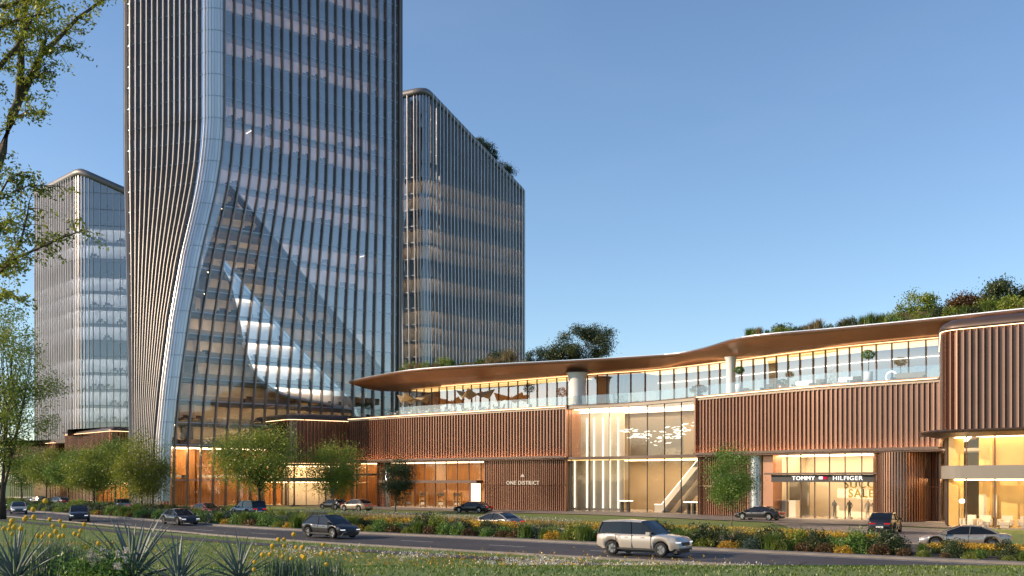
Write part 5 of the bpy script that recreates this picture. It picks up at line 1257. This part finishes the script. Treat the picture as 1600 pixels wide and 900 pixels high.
for nm, b, m_ in (('cabinet', MB().box(-1.3, .2, -.35, .35, 0, 1.7), 'cream'), ('cabinet', MB().box(.7, 1.6, -.35, .35, 0, 1.7), 'cream'), ('top', MB().box(-1.35, 1.65, -.4, .4, 1.702, 1.8), 'white')): o = b.build(nm, M[m_]); o.parent = t
sweep('display_wall', FC, S(1209, GO - 3), S(1262, GO - 3), rect(GO - 3.2, GO - 3.4, .12, 4.6), M['taupe'], mall)
# left shop shelving
for k, px in enumerate((622, 640, 662, 690, 715)):
    x, y, a, nn = FC.at(S(px, GO - 2.5), GO - 2.5); t = thing('display_rack', ('rack nearest the small dark tree in the left shop', 'second rack in the left shop', 'middle rack in the left shop', 'fourth rack in the left shop', 'rack nearest the bright doorway in the left shop')[k], 'rack', (x, y, .12), a, 'racks in the left shop')
    for sx in (-.7, .7): o = MB().box(sx - .04, sx + .04, -.2, .2, 0, 2.3).build('upright', M['gold']); o.parent = t
    for z in (.3, 1.0, 1.7): o = MB().box(-.66, .66, -.22, .22, z, z + .06).build('shelf', M['gold']); o.parent = t
    for z, c_ in ((.36, 'cream'), (1.06, 'wood'), (1.76, 'taupe')): o = MB().box(-.5, .45, -.18, .18, z + .002, z + .34).build('goods', M[c_]); o.parent = t
# corner store: armchairs, lamps, wall panels
for k, u in enumerate((1.3, 2.9, 4.6, 6.2, 7.6)):
    x, y, a, nn = cb_cv.at(cb_cv.at_px(1478) + u, -1.9); t = thing('armchair', ('leftmost', 'second', 'third', 'fourth', 'rightmost')[k] + ' cream armchair behind the corner store glazing', 'armchair', (x, y, .12), a + .2*(k % 2), 'armchairs in the corner store')
    for nm, b in (('seat', MB().box(-.42, .42, -.4, .4, .22, .48)), ('backrest', MB().box(-.45, .45, .4, .54, .22, 1.0)), ('armrest', MB().box(-.58, -.452, -.4, .5, .2, .7)), ('armrest', MB().box(.452, .58, -.4, .5, .2, .7)), ('base', MB().box(-.35, .35, -.3, .3, 0, .218))): o = b.build(nm, M['cream']); o.parent = t
for u, lb in ((.9, 'lit white table lamp left in the corner store'), (6.9, 'lit white globe lamp right in the corner store')):
    x, y, a, nn = cb_cv.at(cb_cv.at_px(1478) + u, -1.2); t = thing('floor_lamp', lb, 'lamp', (x, y, .12), a, 'lamps in the corner store')
    o = MB().tube([(0, 0, 0), (0, 0, 2.05)], .025, 6).cyl((0, 0), .16, 0, .03, 14).build('stand', M['dark']); o.parent = t; o = MB().lathe([(.001, 2.02), (.2, 2.05), (.24, 2.2), (.2, 2.36), (.001, 2.4)], 14).build('shade', M['led_white'], None, True); o.parent = t
for u in (2.6, 6.4): 
    x, y, a, nn = cb_cv.at(cb_cv.at_px(1478) + u, -3.6); MB().box(-.75, .75, 0, .1, .9, 2.9, Matrix.Translation((x, y, 0)) @ Matrix.Rotation(a, 4, 'Z')).build('wall_panel', M['beige'], cb)
MB().prism([(39.15, 92.35), (40.25, 91.30), (40.36, 91.42), (39.26, 92.47)], .12, 7.9).build('lining_wall', M['gold'], cb)
sweep('lining_wall', cb_cv, cb_cv.at_px(1476), cb_cv.L, rect(-3.9, -4.1, .12, 7.9), M['gold'], cb)
sweep('lining_wall', FC, S(985, -8.5), S(1066, -8.5), rect(-8.5, -8.7, Z2, 12.6), M['taupe'], mall)
# office desks seen through the atrium glass and the lit floors
def desk(x, y, z, a, label, grp):
    t = thing('office_desk', label, 'desk', (x, y, z), a, grp)
    for nm, b, m_ in (('top', MB().box(-.9, .9, -.4, .4, .72, .76), 'dark'), ('leg', MB().box(-.85, -.75, -.35, .35, 0, .718), 'dark'), ('leg', MB().box(.75, .85, -.35, .35, 0, .718), 'dark'), ('screen', MB().box(-.35, .35, .1, .14, .85, 1.25), 'dark'), ('chair_back', MB().box(-.25, .25, -.85, -.78, .5, 1.15), 'dark')):
        o = b.build(nm, M[m_]); o.parent = t
    return t
pro = None
for k in range(0, 21):
    for i in rnd.sample(edR[:18], 7 if k > 7 else 6):
        z = floors[k]; inA = zA[i] > z + 1.5
        if not inA and k not in lit: continue
        p = T.P(i, z, -1.5); q_ = T.P(i + 1, z, -1.5); a = math.atan2(q_[1] - p[1], q_[0] - p[0]); lb = f'office desk seen through the glass on {"an atrium" if inA else "a lit"} floor, storey {k + 3} of the tallest tower'
        if pro is None: pro = desk(p[0], p[1], z, a, lb, 'office desks in the tallest tower')
        else:
            c = copy_tree(pro); c.location = (p[0], p[1], z); c.rotation_euler = (0, 0, a); c['label'] = lb
for k in range(1, 15):
    for i in rnd.sample(segs(T3, 'edge', 0)[:9], 3):
        z = fl[k]; p = T3.P(i, z, -1.3); c = copy_tree(pro); c.location = (p[0], p[1], z); c.rotation_euler = (0, 0, rnd.uniform(-.3, .3)); c['label'] = f'office desk seen through the glass of the far left tower, storey {k + 4}'; c['group'] = 'office desks in the far left tower'
